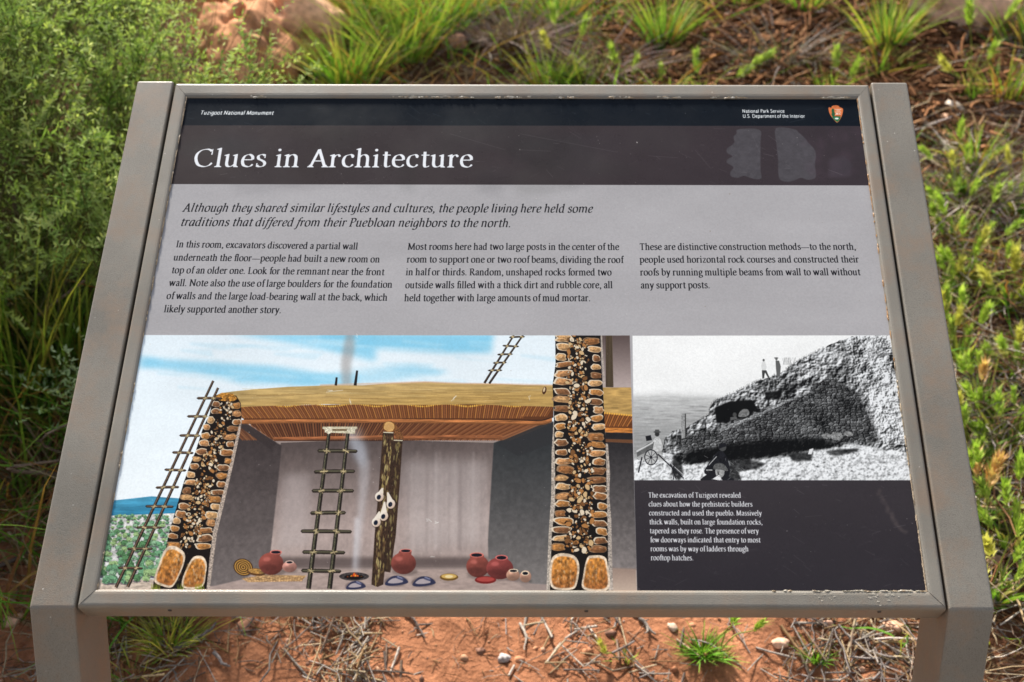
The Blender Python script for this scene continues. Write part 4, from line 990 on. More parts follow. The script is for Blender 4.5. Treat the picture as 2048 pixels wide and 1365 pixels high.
# ---------------------------------------------------------------- rocks
def rock_mesh(name, sub, seed, sx, sy, sz, base, rough=.40, freq=1.9):
    bm = bmesh.new(); bmesh.ops.create_icosphere(bm, subdivisions=sub, radius=1)
    V = np.array([v.co[:] for v in bm.verts]); F = np.array([[v.index for v in f.verts] for f in bm.faces]); bm.free()
    r = np.random.RandomState(seed)
    def n3(p, s, sd): return (vnoise(p[:, 0]+p[:, 2]*.7, p[:, 1]-p[:, 2]*.4, s, sd)+vnoise(p[:, 1]+3, p[:, 2]-p[:, 0]*.5, s, sd+7))/2
    d = 1+rough*2*(n3(V, 1/freq, seed)-.5)+rough*.9*(n3(V, .4/freq, seed+20)-.5)+rough*.35*(n3(V, .14/freq, seed+40)-.5)
    if sub > 4: d = d+.10*(n3(V, .07, seed+90)-.5)-.16*np.clip(.09-np.abs(n3(V, .5, seed+95)-.5), 0, 1)/.09*(n3(V, .9, seed+97) > .4)
    for k in range(9):        # broken flat faces
        nrm = unit(r.normal(0, 1, 3)); lim = r.uniform(.62, .9); dd = V@nrm*d
        d = np.where(dd > lim, d*(lim/np.maximum(dd, 1e-3))**.8, d)
    P = V*d[:, None]*np.array([sx, sy, sz])
    n = n3(V, .35, seed+60)[:, None]; g = n3(V, .12, seed+80)[:, None]
    col = np.array(base)*(.6+.8*n)*(.75+.5*g)
    return mesh_data(name, P, F, M_STONE, col, sub > 2)
RED = (.52, .25, .13); PNK = (.55, .34, .24); PALE = (.62, .50, .40); GRS = (.40, .36, .34)
ROCKS = [  # photo x, y of the seat, half sizes, colour, label
 (505, 140, .24, .18, .19, RED, 'large rust red boulder behind the green shrub, lowest of the red rocks'),
 (465, 60, .22, .15, .17, (.50, .22, .11), 'rust red boulder touching the top of the shrub'),
 (600, 90, .20, .14, .18, (.58, .33, .20), 'pale orange boulder between the shrub and the bright grass'),
 (655, 45, .09, .10, .10, (.42, .18, .09), 'small dark red rock at the left edge of the tall bright grass'),
 (545, 5, .20, .15, .12, (.56, .30, .18), 'broad orange boulder at the very top behind the other red rocks'),
 (1915, 58, .17, .13, .13, PNK, 'large pinkish boulder on the bank above the right post'),
 (918, 102, .045, .035, .028, (.55, .30, .20), 'fist sized orange stone beside the pale dry grass clump'),
 (1208, 42, .02, .016, .016, (.62, .56, .48), 'small white stone on the brown mulch bank'),
 (1905, 222, .032, .026, .024, (.72, .60, .48), 'cream stone just behind the upper right corner of the sign'),
 (1885, 252, .024, .022, .018, (.58, .36, .24), 'small orange stone below the cream stone behind the sign'),
 (1008, 1332, .012, .011, .010, GRS, 'round blue grey pebble alone on the red soil below the sign'),
 (1560, 1290, .018, .014, .010, (.62, .38, .26), 'flat orange stone beside the small green weed below the sign'),
 (1655, 1262, .013, .010, .009, (.60, .36, .25), 'orange pebble in the dead twigs left of the right leg'),
 (1785, 1262, .022, .018, .014, (.56, .33, .22), 'angular orange stone close to the right leg'),
 (490, 1258, .016, .013, .013, (.48, .24, .15), 'small red clod with a dark hollow beside the fallen branch'),
 (1345, 1272, .011, .009, .008, (.52, .38, .28), 'pale pink pebble left of the bright green weed'),
 (30, 1260, .02, .017, .014, (.50, .30, .20), 'reddish pebble left of the left leg near the frame edge'),
 (1990, 1130, .022, .018, .015, (.50, .30, .20), 'brown pebble among the weeds right of the lower right corner'),
]
for i, (px, py, sx, sy, sz, c, lab) in enumerate(ROCKS):
    x, y, z = hit(px, py)
    o = obj('boulder' if sx > .08 else ('stone' if sx > .022 else 'pebble'), rock_mesh('rock', 5 if sx > .08 else 3, 30+i, sx, sy, sz, c))
    o.location = (x, y, z+sz*.25); o.rotation_euler = (rng.uniform(-.2, .2), rng.uniform(-.2, .2), rng.uniform(0, 6))
    tag(o, lab, 'boulder' if sx > .08 else 'stone')

def pebbles():
    n = 9000; r = np.random.RandomState(5)
    x = r.uniform(-1.5, 2.4, n); y = .35+3.4*r.rand(n)**1.2
    s = (.0016+.008*r.rand(n)**5)*np.where(y < 1.2, 1.2, 1.)
    ico = bmesh.new(); bmesh.ops.create_icosphere(ico, subdivisions=1, radius=1); bv = np.array([v.co[:] for v in ico.verts]); bf = np.array([[v.index for v in f.verts] for f in ico.faces]); ico.free()
    z = gz(x, y)
    V = bv[None]*(s[:, None, None])*(r.uniform(.6, 1.2, (n, 1, 3)))*(1+r.uniform(-.34, .34, (n, len(bv), 1)))
    V = V+np.stack([x, y, z-s*.15], -1)[:, None]
    F = bf[None]+(np.arange(n)*len(bv))[:, None, None]
    pal = np.array([[.46, .22, .12], [.50, .29, .19], [.42, .19, .10], [.44, .25, .15], [.28, .20, .16], [.24, .13, .09], [.38, .17, .09]])
    obj('gravel', mesh_data('gravel', V.reshape(-1, 3), F.reshape(-1, 3), M_STONE, rep(pick(pal, n, r), len(bv))), kind='stuff')
pebbles()

# ---------------------------------------------------------------- dry litter on the ground
def litter(name, n, seed, xr, yr, Lr, Rr, pal, mat, dens=None, lift=.004, tilt=.12, curve=.25):
    r = np.random.RandomState(seed)
    x = r.uniform(*xr, n*3); y = r.uniform(*yr, n*3)
    if dens is not None:
        k = r.rand(len(x)) < dens(x, y); x, y = x[k], y[k]
    x, y = x[:n], y[:n]; n = len(x)
    a = r.uniform(0, 2*math.pi, n); L = Lr[0]+(Lr[1]-Lr[0])*r.rand(n)**1.7; R = Rr[0]+(Rr[1]-Rr[0])*r.rand(n)**2
    K = 5; t = np.linspace(-.5, .5, K)
    cv = r.uniform(-curve, curve, n)
    d = np.c_[np.cos(a), np.sin(a)]; q = np.c_[-d[:, 1], d[:, 0]]
    kink = r.normal(0, .025, (n, K))
    XY = np.stack([x, y], -1)[:, None]+d[:, None]*(t[None, :, None]*L[:, None, None])+q[:, None]*(L[:, None]*(cv[:, None]*(t**2)[None]+kink))[..., None]
    Z = gz(XY[..., 0], XY[..., 1]).max(1, keepdims=True)*.5+gz(XY[..., 0], XY[..., 1])*.5+(lift*r.rand(n))[:, None]+R[:, None]+(t[None]+.5)*(L*np.abs(r.normal(0, tilt, n)))[:, None]
    P = np.concatenate([XY, Z[..., None]], -1)
    V, F = tubes(P, R[:, None]*np.array([.75, 1, 1, .85, .4])[None], 3)
    obj(name, mesh_data(name, V, F, mat, rep(pick(pal, n, r, .2), K*3), True), kind='stuff')
def patchy(s, seed, lo, hi): return lambda x, y: np.clip((fbm(x, y, s, 3, seed)-lo)/(hi-lo), 0.03, 1)
right = lambda x, y: np.clip(.25+.9*np.clip((x-.9)/.6, 0, 1)+.9*np.clip((y-1.4)/.8, 0, 1), 0, 1)
litter('dry_litter', 9000, 1, (-1.5, 2.4), (.3, 3.9), (.015, .07), (.0006, .0016), np.vstack([GRY, TAN]), M_STRAW, lambda x, y: patchy(.28, 71, .42, .6)(x, y)*right(x, y), tilt=.08)
litter('dry_litter', 5200, 2, (.3, 2.4), (.9, 3.6), (.03, .16), (.0009, .0028), np.vstack([GRY, BRN]), M_WOOD, lambda x, y: right(x, y)*.9, .012, .12, .5)
litter('bark_mulch', 5200, 3, (.2, 1.9), (1.9, 3.7), (.02, .10), (.0025, .007), np.vstack([BRN, BRN*.8, np.array([[.36, .17, .08]])]), M_WOOD, lambda x, y: np.clip(1.6-((x-1.25)/.62)**2-((y-2.95)/.75)**2, 0, 1), .04, .25, .4)
litter('dry_litter', 3600, 4, (-1.5, .1), (.5, 2.6), (.03, .14), (.0007, .002), np.vstack([GRY*.7, TAN*.8, BRN]), M_STRAW, None, .01, .15, .5)
litter('dry_litter', 1500, 6, (.95, 1.9), (.45, 1.15), (.02, .11), (.0008, .0022), np.vstack([GRY, TAN]), M_WOOD, None, .006, .10, .3)
litter('dry_litter', 3000, 8, (1.1, 2.3), (.5, 2.4), (.04, .22), (.0009, .0026), np.vstack([GRY*1.4, BRN, TAN]), M_WOOD, None, .03, .16, .5)
litter('dry_litter', 3600, 11, (-.6, 1.9), (.42, 1.2), (.006, .045), (.0004, .0013), np.vstack([GRY*.8, TAN, BRN]), M_STRAW, patchy(.2, 44, .4, .6), .004, .06, .4)
litter('dry_litter', 420, 7, (-.6, .25), (.55, 1.15), (.02, .10), (.0008, .002), np.vstack([GRY, TAN]), M_WOOD, patchy(.15, 31, .45, .55), .006, .08, .3)

# single branches that stand out
def branch_mesh(pts, R, pal, seed, forks=2):
    r = np.random.RandomState(seed); P = np.array(pts, float)
    C = sm(P, 5); t = np.linspace(0, 1, len(C)); c0 = pal[r.randint(len(pal))]
    C = C+r.normal(0, R*.25, C.shape)
    V, F = tubes(C[None], (R*(1-.65*t))[None], 7); parts = [(V, F, c0*(1+r.uniform(-.15, .15, (len(V), 1))))]
    for k in range(forks):
        i = r.randint(2, max(3, len(C)-3)); d = unit(C[min(i+1, len(C)-1)]-C[i]); q = unit(d+r.normal(0, .55, 3)*np.array([1, 1, .35])); L = np.linalg.norm(C[-1]-C[0])*r.uniform(.15, .35)
        Q = C[i][None]+q[None]*(np.linspace(0, L, 6))[:, None]+r.normal(0, R*.4, (6, 3))
        Q[:, 2] = np.maximum(Q[:, 2], C[i][2]-.004)
        V, F = tubes(Q[None], (R*.55*np.linspace(1, .3, 6))[None], 5); parts.append((V, F, c0*1.05))
    return join(parts)
BR = [  # photo points along the stick, radius, palette, label
 ([(352, 1318), (400, 1290), (434, 1262)], .0055, GRY*.75, 'dark grey fallen branch sloping down beside the yellow green grass tuft'),
 ([(1828, 235), (1880, 290), (1940, 340), (2000, 395)], .006, GRY*1.9, 'long pale dead branch running down to the right behind the right post'),
 ([(1825, 272), (1890, 300), (1985, 325)], .005, GRY*1.8, 'pale dead branch forking off behind the right post, nearly level'),
 ([(1560, 1268), (1600, 1320), (1640, 1364)], .0032, TAN, 'straight straw coloured stalk left of the small green weed'),
 ([(1262, 1238), (1285, 1262), (1310, 1282)], .005, GRY*.7, 'short curved dark root piece in the soil under the sign'),
 ([(1452, 1240), (1468, 1262), (1500, 1325)], .0024, GRY, 'thin grey twig behind the bright green weed'),
 ([(0, 1150), (60, 1115), (128, 1088)], .0045, GRY*1.1, 'grey dry branch crossing left of the left post'),
 ([(20, 1080), (42, 1120), (60, 1150)], .004, TAN*1.4, 'thick yellow straw piece crossing the grey branch at left'),
 ([(1040, 1260), (1052, 1285), (1048, 1310)], .003, GRY, 'upright grey twig stub in the middle of the bare soil'),
 ([(432, 1330), (450, 1342), (462, 1352)], .0035, GRY*1.2, 'short pale stick lying on the bare soil'),
 ([(1655, 1238), (1660, 1290), (1650, 1340)], .0030, TAN*.9, 'upright pale stalk between the weed and the right leg'),
 ([(1640, 1236), (1645, 1280), (1637, 1330)], .0022, GRY, 'thin upright stalk beside the small green weed'),
 ([(1900, 620), (1960, 700), (2030, 745)], .0030, GRY*1.1, 'grey twig under the tan seed head at right'),
 ([(1880, 480), (1960, 540), (2045, 640)], .0026, GRY*1.2, 'long thin grey twig slanting behind the weeds at right'),
 ([(1240, 90), (1330, 70), (1430, 20)], .007, GRY*.9, 'weathered stick on the brown mulch bank'),
 ([(1420, 150), (1500, 90), (1545, 20)], .006, GRY*1.0, 'grey branch standing out of the mulch left of the grass clump'),
 ([(1600, 165), (1640, 120), (1650, 60)], .005, GRY*.9, 'grey twig rising behind the top bezel near its right end'),
 ([(1380, 1290), (1420, 1300), (1490, 1345)], .0020, GRY*1.2, 'fine pale twig crossing the roots of the bright green weed'),
 ([(1890, 1100), (1960, 1060), (2046, 1075)], .0026, GRY, 'thin grey stem lying beside the lower right weeds'),
 ([(810, 1240), (830, 1262), (850, 1300)], .0035, GRY*1.1, 'grey stick in the straw heap under the middle of the sign'),
]
for i, (pp, R, pal, lab) in enumerate(BR):
    W3 = [hit(*p) for p in pp]; W3 = np.array([(x, y, z+R*1.2+.004) for x, y, z in W3])
    b0 = W3[0].copy(); V, F, C = branch_mesh(W3-b0, R, pal, 100+i)
    o = obj('dry_branch', mesh_data('dry_branch', V, F, M_WOOD, C, True), label=lab, cat='branch'); o.location = b0
def heap(px, py, n, L, label, pal, seed, rad=.09):
    r = np.random.RandomState(seed); x, y, z = hit(px, py)
    a = r.uniform(0, 6.28, n); q = r.normal(0, rad, (n, 2)); t = np.linspace(-.5, .5, 4)
    l = L*r.uniform(.3, 1.1, n); d = np.c_[np.cos(a), np.sin(a), np.abs(r.normal(0, .2, n))]
    P = np.c_[q, np.zeros(n)][:, None]+d[:, None]*(t[None, :, None]*l[:, None, None])
    P[..., 2] += (gz(P[..., 0]+x, P[..., 1]+y)-z)+.004+.022*r.rand(n)[:, None]*np.exp(-(q**2).sum(1)/(rad**2))[:, None]
    V, F = tubes(P, (.0008+.0018*r.rand(n)**2)[:, None]*np.ones((1, 4)), 4)
    o = obj('straw', mesh_data('straw', V, F, M_WOOD, rep(pick(pal, n, r, .2), 16), True), kind='stuff'); o.location = (x, y, z)
heap(690, 1252, 90, .07, 'heap of broken grey and yellow straw under the middle of the bottom bezel', np.vstack([TAN, GRY, GRY]), 3, .055)
heap(1180, 1325, 120, .06, 'scattered heap of pale straw right of the blue grey pebble', np.vstack([TAN, GRY, GRY]), 4, .08)
heap(1700, 1300, 230, .075, 'tangle of fine grey twigs beside the right leg', np.vstack([GRY, GRY, TAN]), 5, .09)
heap(720, 1350, 60, .07, 'small tuft of bent straw at the bottom edge of the soil', np.vstack([TAN, GRY]), 6, .03)
heap(260, 1345, 110, .10, 'dead stems at the foot of the yellow green tuft near the left leg', np.vstack([TAN, GRY, BRN]), 7, .07)

# ---------------------------------------------------------------- grass tufts
def tuft(px, py, n, h, spread, w, pal, seed, label, cat='grass tuft', name='grass_tuft', lean=(0, 0, 0), droop=.45, base_r=.03, tip=(.45, .42, .12)):
    x, y, z = hit(px, py)
    V, F, C = tuft_mesh(name, n, h, spread, w, pal, seed, lean, droop, base_r, tip)
    o = obj(name, mesh_data(name, V, F, M_GRASS, C, True), label=label, cat=cat); o.location = (x, y, z)
G2 = np.vstack([GREEN, GREEN, YEL])
DKG = np.vstack([GREEN*.95, GREEN*.7, YEL*.6])
TU = [
 (700, 175, 260, .24, .7, .0032, G2, 1, 'tall bright green grass clump right of the red boulders', {'base_r': .09}),
 (800, 120, 240, .26, .6, .0032, G2, 2, 'tall bright green grass clump behind the first, left of the orange stone', {'base_r': .09}),
 (660, 205, 200, .10, .8, .0028, np.vstack([GREEN, YEL]), 3, 'yellow green grass fringe below the red boulders', {'base_r': .09}),
 (870, 60, 220, .26, .7, .003, np.vstack([G2, ORG]), 4, 'green and rust mixed grass clump at the top middle', {'base_r': .11}),
 (740, 40, 200, .26, .6, .003, np.vstack([G2, GREEN]), 5, 'dense green grass clump at the top beside the smallest red rock', {'base_r': .1}),
 (560, 200, 170, .08, .8, .0026, np.vstack([GREEN, YEL, ORG]), 6, 'short green and orange grass directly behind the top bezel, left end', {'base_r': .08}),
 (1100, 185, 110, .20, .5, .0030, G2, 7, 'thin green grass clump in front of the matted grey grass', {'base_r': .05}),
 (1160, 195, 70, .16, .5, .0030, G2, 8, 'small green grass clump right of the thin clump behind the top bezel', {'base_r': .04}),
 (1110, 50, 120, .22, .6, .0032, G2, 9, 'green grass clump above the matted grey grass', {'base_r': .05}),
 (1325, 105, 150, .26, .5, .0034, GREEN, 10, 'upright vivid green grass clump on the mulch bank', {'base_r': .035}),
 (1770, 105, 150, .26, .6, .0034, G2, 11, 'tall green grass clump on the bank above the right end of the top bezel', {'base_r': .04}),
 (1755, 150, 120, .13, 1.1, .0028, np.vstack([G2, ORG]), 12, 'low spreading green and orange grass at the foot of the tall clump', {'base_r': .05}),
 (1650, 190, 70, .12, .8, .0028, G2, 13, 'short green grass just over the top bezel near its right end', {'base_r': .04}),
 (340, 1305, 210, .085, .8, .0015, np.vstack([GREEN, YEL, YEL]), 14, 'yellow green feathery grass tuft beside the left leg', {'base_r': .03, 'tip': (.62, .52, .10)}),
 (270, 1355, 90, .06, 1.0, .0015, np.vstack([GREEN, YEL]), 15, 'small yellow green tuft at the foot of the left leg', {'base_r': .03}),
 (1405, 1322, 190, .055, 1.1, .0018, GREEN, 16, 'bright green weed tuft on the soil below the sign', {'base_r': .012, 'tip': (.28, .5, .06)}),
 (1632, 1325, 90, .045, .7, .0014, GREEN, 17, 'small bright green weed near the right leg', {'base_r': .008, 'tip': (.28, .5, .06)}),
 (50, 840, 340, .52, .55, .0036, DKG, 18, 'tall dark grass under the shrub at the left edge', {'base_r': .14, 'tip': (.3, .28, .06)}),
 (175, 790, 300, .44, .55, .0034, DKG, 19, 'tall dark green grass under the shrub next to the left post', {'base_r': .12, 'tip': (.3, .28, .06)}),
 (150, 880, 120, .22, .9, .0024, np.vstack([ORG, TAN*.8, DKG]), 20, 'orange dying grass below the shrub beside the left post', {'base_r': .08, 'tip': (.5, .25, .06)}),
 (40, 1000, 120, .18, .9, .0024, np.vstack([ORG*.8, TAN*.7, DKG]), 21, 'rusty dry grass at the left edge above the grey branch', {'base_r': .08, 'tip': (.4, .22, .06)}),
 (2000, 200, 130, .17, .6, .0030, np.vstack([G2, ORG]), 22, 'green and orange grass clump at the right edge near the top', {'base_r': .08}),
 (1945, 330, 110, .16, .7, .0026, np.vstack([G2, YEL]), 23, 'short green grass right of the cream stone', {'base_r': .05}),
 (2046, 90, 130, .22, .6, .0030, np.vstack([G2, ORG]), 24, 'tall orange tinged grass in the upper right corner', {'base_r': .10}),
 (940, 30, 120, .2, .7, .003, np.vstack([ORG, G2]), 25, 'rust orange grass above the orange stone', {'base_r': .07}),
 (430, 200, 150, .10, .8, .0026, np.vstack([GREEN, YEL, ORG]), 26, 'mixed grass at the foot of the shrub behind the left end of the bezel', {'base_r': .10}),
 (1600, 30, 90, .17, .7, .003, G2, 27, 'green grass clump at the top between mulch bank and tall clump', {'base_r': .05}),
 (1490, 15, 90, .17, .7, .003, G2, 28, 'sparse green grass at the top of the mulch bank', {'base_r': .05}),
]
for px, py, n, h, sp, w, pal, sd_, lab, kw in TU: tuft(px, py, int(n*.9), h, sp*1.15, w*.92, np.vstack([pal, pal, pal, GREEN, ORG*.8]) if py < 400 else pal, 200+sd_, lab, **kw)
def mat_grass(px, py, n, L, seed, label, lean, pal, br):
    x, y, z = hit(px, py); V, F, C = tuft_mesh('dead_grass', n, L, 1.3, .0021, pal, seed, lean, 1.1, br, None)
    V[:, 2] = np.maximum(V[:, 2], gz(V[:, 0]+x, V[:, 1]+y)-z+.003)
    o = obj('dead_grass', mesh_data('dead_grass', V, F, M_STRAW, C, True), label=label, cat='dead grass'); o.location = (x, y, z)
GM = GRY*np.array([1., .88, .92])*.95
mat_grass(1020, 90, 420, .20, 301, 'matted mauve grey dead grass clump behind the middle of the top bezel', (.1, -.3, 0), GM, .12)
mat_grass(1200, 150, 300, .20, 302, 'drooping grey dead grass at the foot of the mulch bank', (.1, -.3, 0), GM, .12)
mat_grass(1560, 130, 260, .20, 303, 'hanging grey dead grass left of the tall clump on the bank', (-.1, -.3, 0), GRY*.8, .10)
mat_grass(1930, 400, 260, .20, 304, 'grey dead grass mat behind the right post', (0, -.2, 0), GRY*.8, .14)
mat_grass(1990, 850, 240, .18, 305, 'grey dead grass mat under the seed heads at right', (0, -.2, 0), GRY*.7, .14)
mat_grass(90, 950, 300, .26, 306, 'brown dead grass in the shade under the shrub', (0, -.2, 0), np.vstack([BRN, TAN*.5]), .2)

def thin_grass():
    """single blades growing everywhere between the clumps"""
    r = np.random.RandomState(9); n = 5200
    x = r.uniform(-1.5, 2.4, n*2); y = r.uniform(.9, 3.9, n*2)
    k = r.rand(n*2) < np.clip((fbm(x, y, .22, 3, 77)-.46)*6, .02, 1)*np.clip((y-.8)/.9, .1, 1)*np.where((x > .75) & (x < 1.7) & (y > 2.3), .12, 1.)
    x, y = x[k][:n], y[k][:n]; n = len(x)
    base = np.c_[x, y, gz(x, y)-.004]; a = r.uniform(0, 6.28, n); out = np.c_[np.cos(a), np.sin(a), np.zeros(n)]
    d = unit(out*r.uniform(.1, .8, (n, 1))+np.array([0, 0, 1.])); L = r.uniform(.04, .14, n); K = 5
    P = arcs(base, d, L, out*(L*.4)[:, None]-np.array([0, 0, 1.])*(L*.35*r.rand(n))[:, None], K); t = np.linspace(0, 1, K)
    V, F = ribbons(P, (.0012+.0014*r.rand(n))[:, None]*(1-t**2)[None]+.0001, unit(np.cross(d, out)+r.normal(0, .3, (n, 3))))
    obj('grass', mesh_data('grass', V, F, M_GRASS, rep(pick(np.vstack([G2, YEL, ORG, TAN]), n, r, .2), K*2), True), kind='stuff')
thin_grass()

def tangle(name, n, seed, xr, yr, Lr, w, pal, kind_lean, mask=None):
    """unkempt growth of last year's and this year's blades leaning every way"""
    r = np.random.RandomState(seed); x = r.uniform(*xr, n*2); y = r.uniform(*yr, n*2)
    k = r.rand(n*2) < (np.clip((fbm(x, y, .3, 3, seed+7)-.40)*5, .03, 1)*(mask(x, y) if mask else 1)); x, y = x[k][:n], y[k][:n]; n = len(x)
    base = np.c_[x, y, gz(x, y)-.004]; a = r.uniform(0, 6.28, n); out = np.c_[np.cos(a), np.sin(a)*.8-.15, np.zeros(n)]
    d = unit(out*r.uniform(.2, 1.5, (n, 1))*kind_lean+np.array([0, 0, 1.])); L = r.uniform(*Lr, n); K = 7; t = np.linspace(0, 1, K)
    P = arcs(base, d, L, out*(L*.5)[:, None]-np.array([0, 0, 1.])*(L*.9*r.rand(n)**1.5)[:, None], K)+r.normal(0, .004, (n, K, 3))*t[None, :, None]
    P[..., 2] = np.maximum(P[..., 2], gz(P[..., 0], P[..., 1])+.004)
    V, F = ribbons(P, (w*r.uniform(.5, 1.3, n))[:, None]*(1-t**2.5)[None]+.0002, unit(np.cross(d, out)+r.normal(0, .4, (n, 3))))
    obj(name, mesh_data(name, V, F, M_GRASS, rep(pick(pal, n, r, .25), K*2), True), kind='stuff')
top = lambda x, y: np.where((x > .85) & (x < 1.9) & (y > 2.1), .12, .85)
tangle('grass', 5600, 41, (-.2, 1.1), (1.9, 3.9), (.08, .26), .0022, np.vstack([GREEN, GREEN*.7, YEL*.8, ORG*.8]), 1., top)
tangle('dead_stems', 5200, 42, (-.3, 2.4), (1.5, 3.9), (.06, .24), .0016, np.vstack([GRY*.8, BRN, TAN*.7, ORG*.7]), 1.6, top)
tangle('dead_stems', 2600, 43, (1.1, 2.3), (.6, 2.0), (.04, .16), .0014, np.vstack([GRY, BRN, TAN*.8]), 1.8)
tangle('grass', 900, 44, (1.1, 2.3), (.7, 2.2), (.04, .13), .0026, np.vstack([GREEN, GREEN, YEL]), .7)
tangle('grass', 2400, 45, (-1.6, -.05), (.75, 2.2), (.12, .42), .0026, np.vstack([GREEN*.9, GREEN*.6, ORG*.6, TAN*.6]), .7)

# ---------------------------------------------------------------- weeds with foxtail seed heads
SEEDG = np.array([[.34, .46, .08], [.42, .50, .12], [.28, .40, .07]]); SEEDT = np.array([[.60, .40, .18], [.52, .30, .14], [.66, .48, .26]]); SEEDY = np.array([[.56, .52, .16], [.50, .48, .12]])
def weed(px, py, heads, seed, label, leaf_n=26, leaf_h=.10, leaf_w=.0035):
    """heads: (photo x, y, length, palette) - each stem rises from the root to its own seed head"""
    r = np.random.RandomState(seed); x, y, z = hit(px, py)
    root = empty('seeding_weed', (x, y, z), label=label, cat='weed')
    V, F, C = tuft_mesh('leaves', leaf_n, leaf_h, .8, leaf_w, G2, seed, (0, 0, 0), .5, .02, (.5, .46, .14))
    obj('leaves', mesh_data('leaves', V, F, M_GRASS, C, True), root, kind='stuff')
    if py < 1240 and py > 215:
        heads = list(heads)+[(px+r.uniform(-55, 55), py-r.uniform(20, 130), r.uniform(.028, .04), SEEDG if r.rand() < .75 else SEEDY) for _ in range(4)]
    for (hx, hy, L, pal) in heads:
        dv = fwd+rgt*((hx-CX)/FPX)-upv*((hy-CY)/FPX)
        t = ((y+r.uniform(-.04, .02))-CAMP.y)/dv.y; T_ = np.array(CAMP+dv*t)-np.array([x, y, z])
        T_[2] = max(T_[2], float(gz(T_[0]+x, T_[1]+y))-z+.02)
        b = np.array([r.normal(0, .01), r.normal(0, .01), 0]); mid = (b+T_)/2+np.array([0, 0, np.linalg.norm(T_)*.18])
        C_ = sm([b, mid, T_], 5); V, F = tubes(C_[None], np.linspace(.0016, .0010, len(C_))[None], 4)
        st = obj('stem', mesh_data('stem', V, F, M_GRASS, np.tile([.30, .32, .08], (len(V), 1)), True), root)
        d = C_[-1]-C_[-3]+np.array([0, 0, .01]); d /= np.linalg.norm(d)
        V, F, C = spike_part(r, T_-0, d, L*1.35, L*.36, pal, 34)
        obj('seed_head', mesh_data('seed_head', V, F, M_SEED, C, True), root)
WE = [
 (1930, 560, [(1890, 430, .04, SEEDG), (1925, 470, .036, SEEDG), (1985, 405, .036, SEEDG), (1960, 500, .045, SEEDY), (1905, 520, .03, SEEDG), (2010, 470, .04, SEEDG)], 'leafy weed with green seed heads beside the middle of the right post, highest cluster'),
 (2020, 620, [(2030, 545, .055, SEEDY), (1985, 570, .045, SEEDY), (2040, 600, .05, SEEDG), (1990, 620, .04, SEEDG), (2035, 655, .045, SEEDG)], 'weed with long yellow green seed heads at the right edge'),
 (1915, 730, [(1925, 620, .04, SEEDG), (1895, 640, .035, SEEDG), (1960, 650, .045, SEEDG), (1905, 680, .04, SEEDG), (1930, 700, .04, SEEDG)], 'bushy green weed touching the right post below the first cluster'),
 (1965, 830, [(1965, 765, .042, SEEDT)], 'weed with a single fat tan seed head right of the post'),
 (1960, 1040, [(1975, 975, .055, SEEDT), (1955, 955, .04, SEEDT)], 'weed with drooping rust coloured seed heads right of the lower post'),
 (2010, 900, [(1955, 808, .04, SEEDG), (2000, 830, .04, SEEDG), (2040, 870, .045, SEEDG), (1975, 870, .035, SEEDG)], 'green weed between the tan and the rust coloured seed heads'),
 (2015, 1110, [(2015, 1010, .04, SEEDG), (2040, 960, .045, SEEDG), (1985, 1060, .035, SEEDG), (2030, 1060, .04, SEEDG)], 'green weed at the right edge near the lower right corner of the sign'),
 (1990, 1200, [(1985, 1120, .045, SEEDY), (1970, 1160, .04, SEEDY), (2040, 1150, .035, SEEDG)], 'pale green weed beside the lower right corner of the post'),
 (1920, 390, [(1905, 385, .03, SEEDG), (1955, 350, .03, SEEDY), (1990, 360, .03, SEEDG)], 'small weed below the dead branch behind the right post'),
 (1260, 190, [(1235, 130, .05, SEEDG), (1265, 150, .045, SEEDG)], 'foxtail weed right of the matted grey grass'),
 (1400, 200, [(1395, 145, .05, SEEDG), (1470, 155, .05, SEEDG), (1500, 130, .055, SEEDG)], 'two leafed foxtail weed below the mulch bank'),
 (1340, 205, [(1325, 165, .04, SEEDG)], 'short foxtail weed behind the middle of the top bezel'),
 (1680, 190, [(1672, 140, .055, SEEDG), (1700, 155, .05, SEEDG)], 'foxtail weed leaning left below the tall grass clump'),
 (1130, 170, [(1110, 50, .05, SEEDG), (1160, 75, .05, SEEDG), (1100, 100, .045, SEEDY)], 'tall foxtail weed inside the matted grey grass'),
 (1935, 200, [(1940, 55, .06, SEEDG), (1900, 145, .05, SEEDY), (1975, 120, .05, SEEDG), (2010, 40, .05, SEEDG)], 'tall foxtail weed right of the pinkish boulder'),
 (1440, 1320, [(1465, 1250, .03, SEEDG), (1505, 1262, .024, SEEDG)], 'foxtail stems leaning right out of the bright green weed'),
 (1245, 1318, [(1212, 1316, .024, SEEDY)], 'single lying foxtail head on the pale straw'),
]
WE += [
 (1880, 600, [(1870, 545, .035, SEEDG), (1895, 575, .035, SEEDG)], 'low weed tucked against the right post under the highest cluster'),
 (2035, 760, [(2040, 690, .04, SEEDY), (2010, 700, .036, SEEDG)], 'green weed at the right edge level with the tan seed head'),
 (1935, 930, [(1930, 860, .036, SEEDG), (1915, 880, .036, SEEDG), (1950, 900, .03, SEEDG)], 'low green weed between the right post and the rust coloured heads'),
 (1900, 480, [(1870, 400, .03, SEEDG), (1885, 455, .03, SEEDG)], 'weed just under the fork of the pale dead branch'),
 (2030, 430, [(2040, 380, .036, SEEDG), (2020, 330, .036, SEEDY)], 'weed at the right edge above the long grey twig'),
]
for i, (px, py, hs, lab) in enumerate(WE):
    hs = [h for h in hs]; far = py < 215
    weed(px, py, hs, 400+i, lab, 42 if not far else 26, .10 if py < 1250 else .03, .0052 if py < 1250 else .0018)

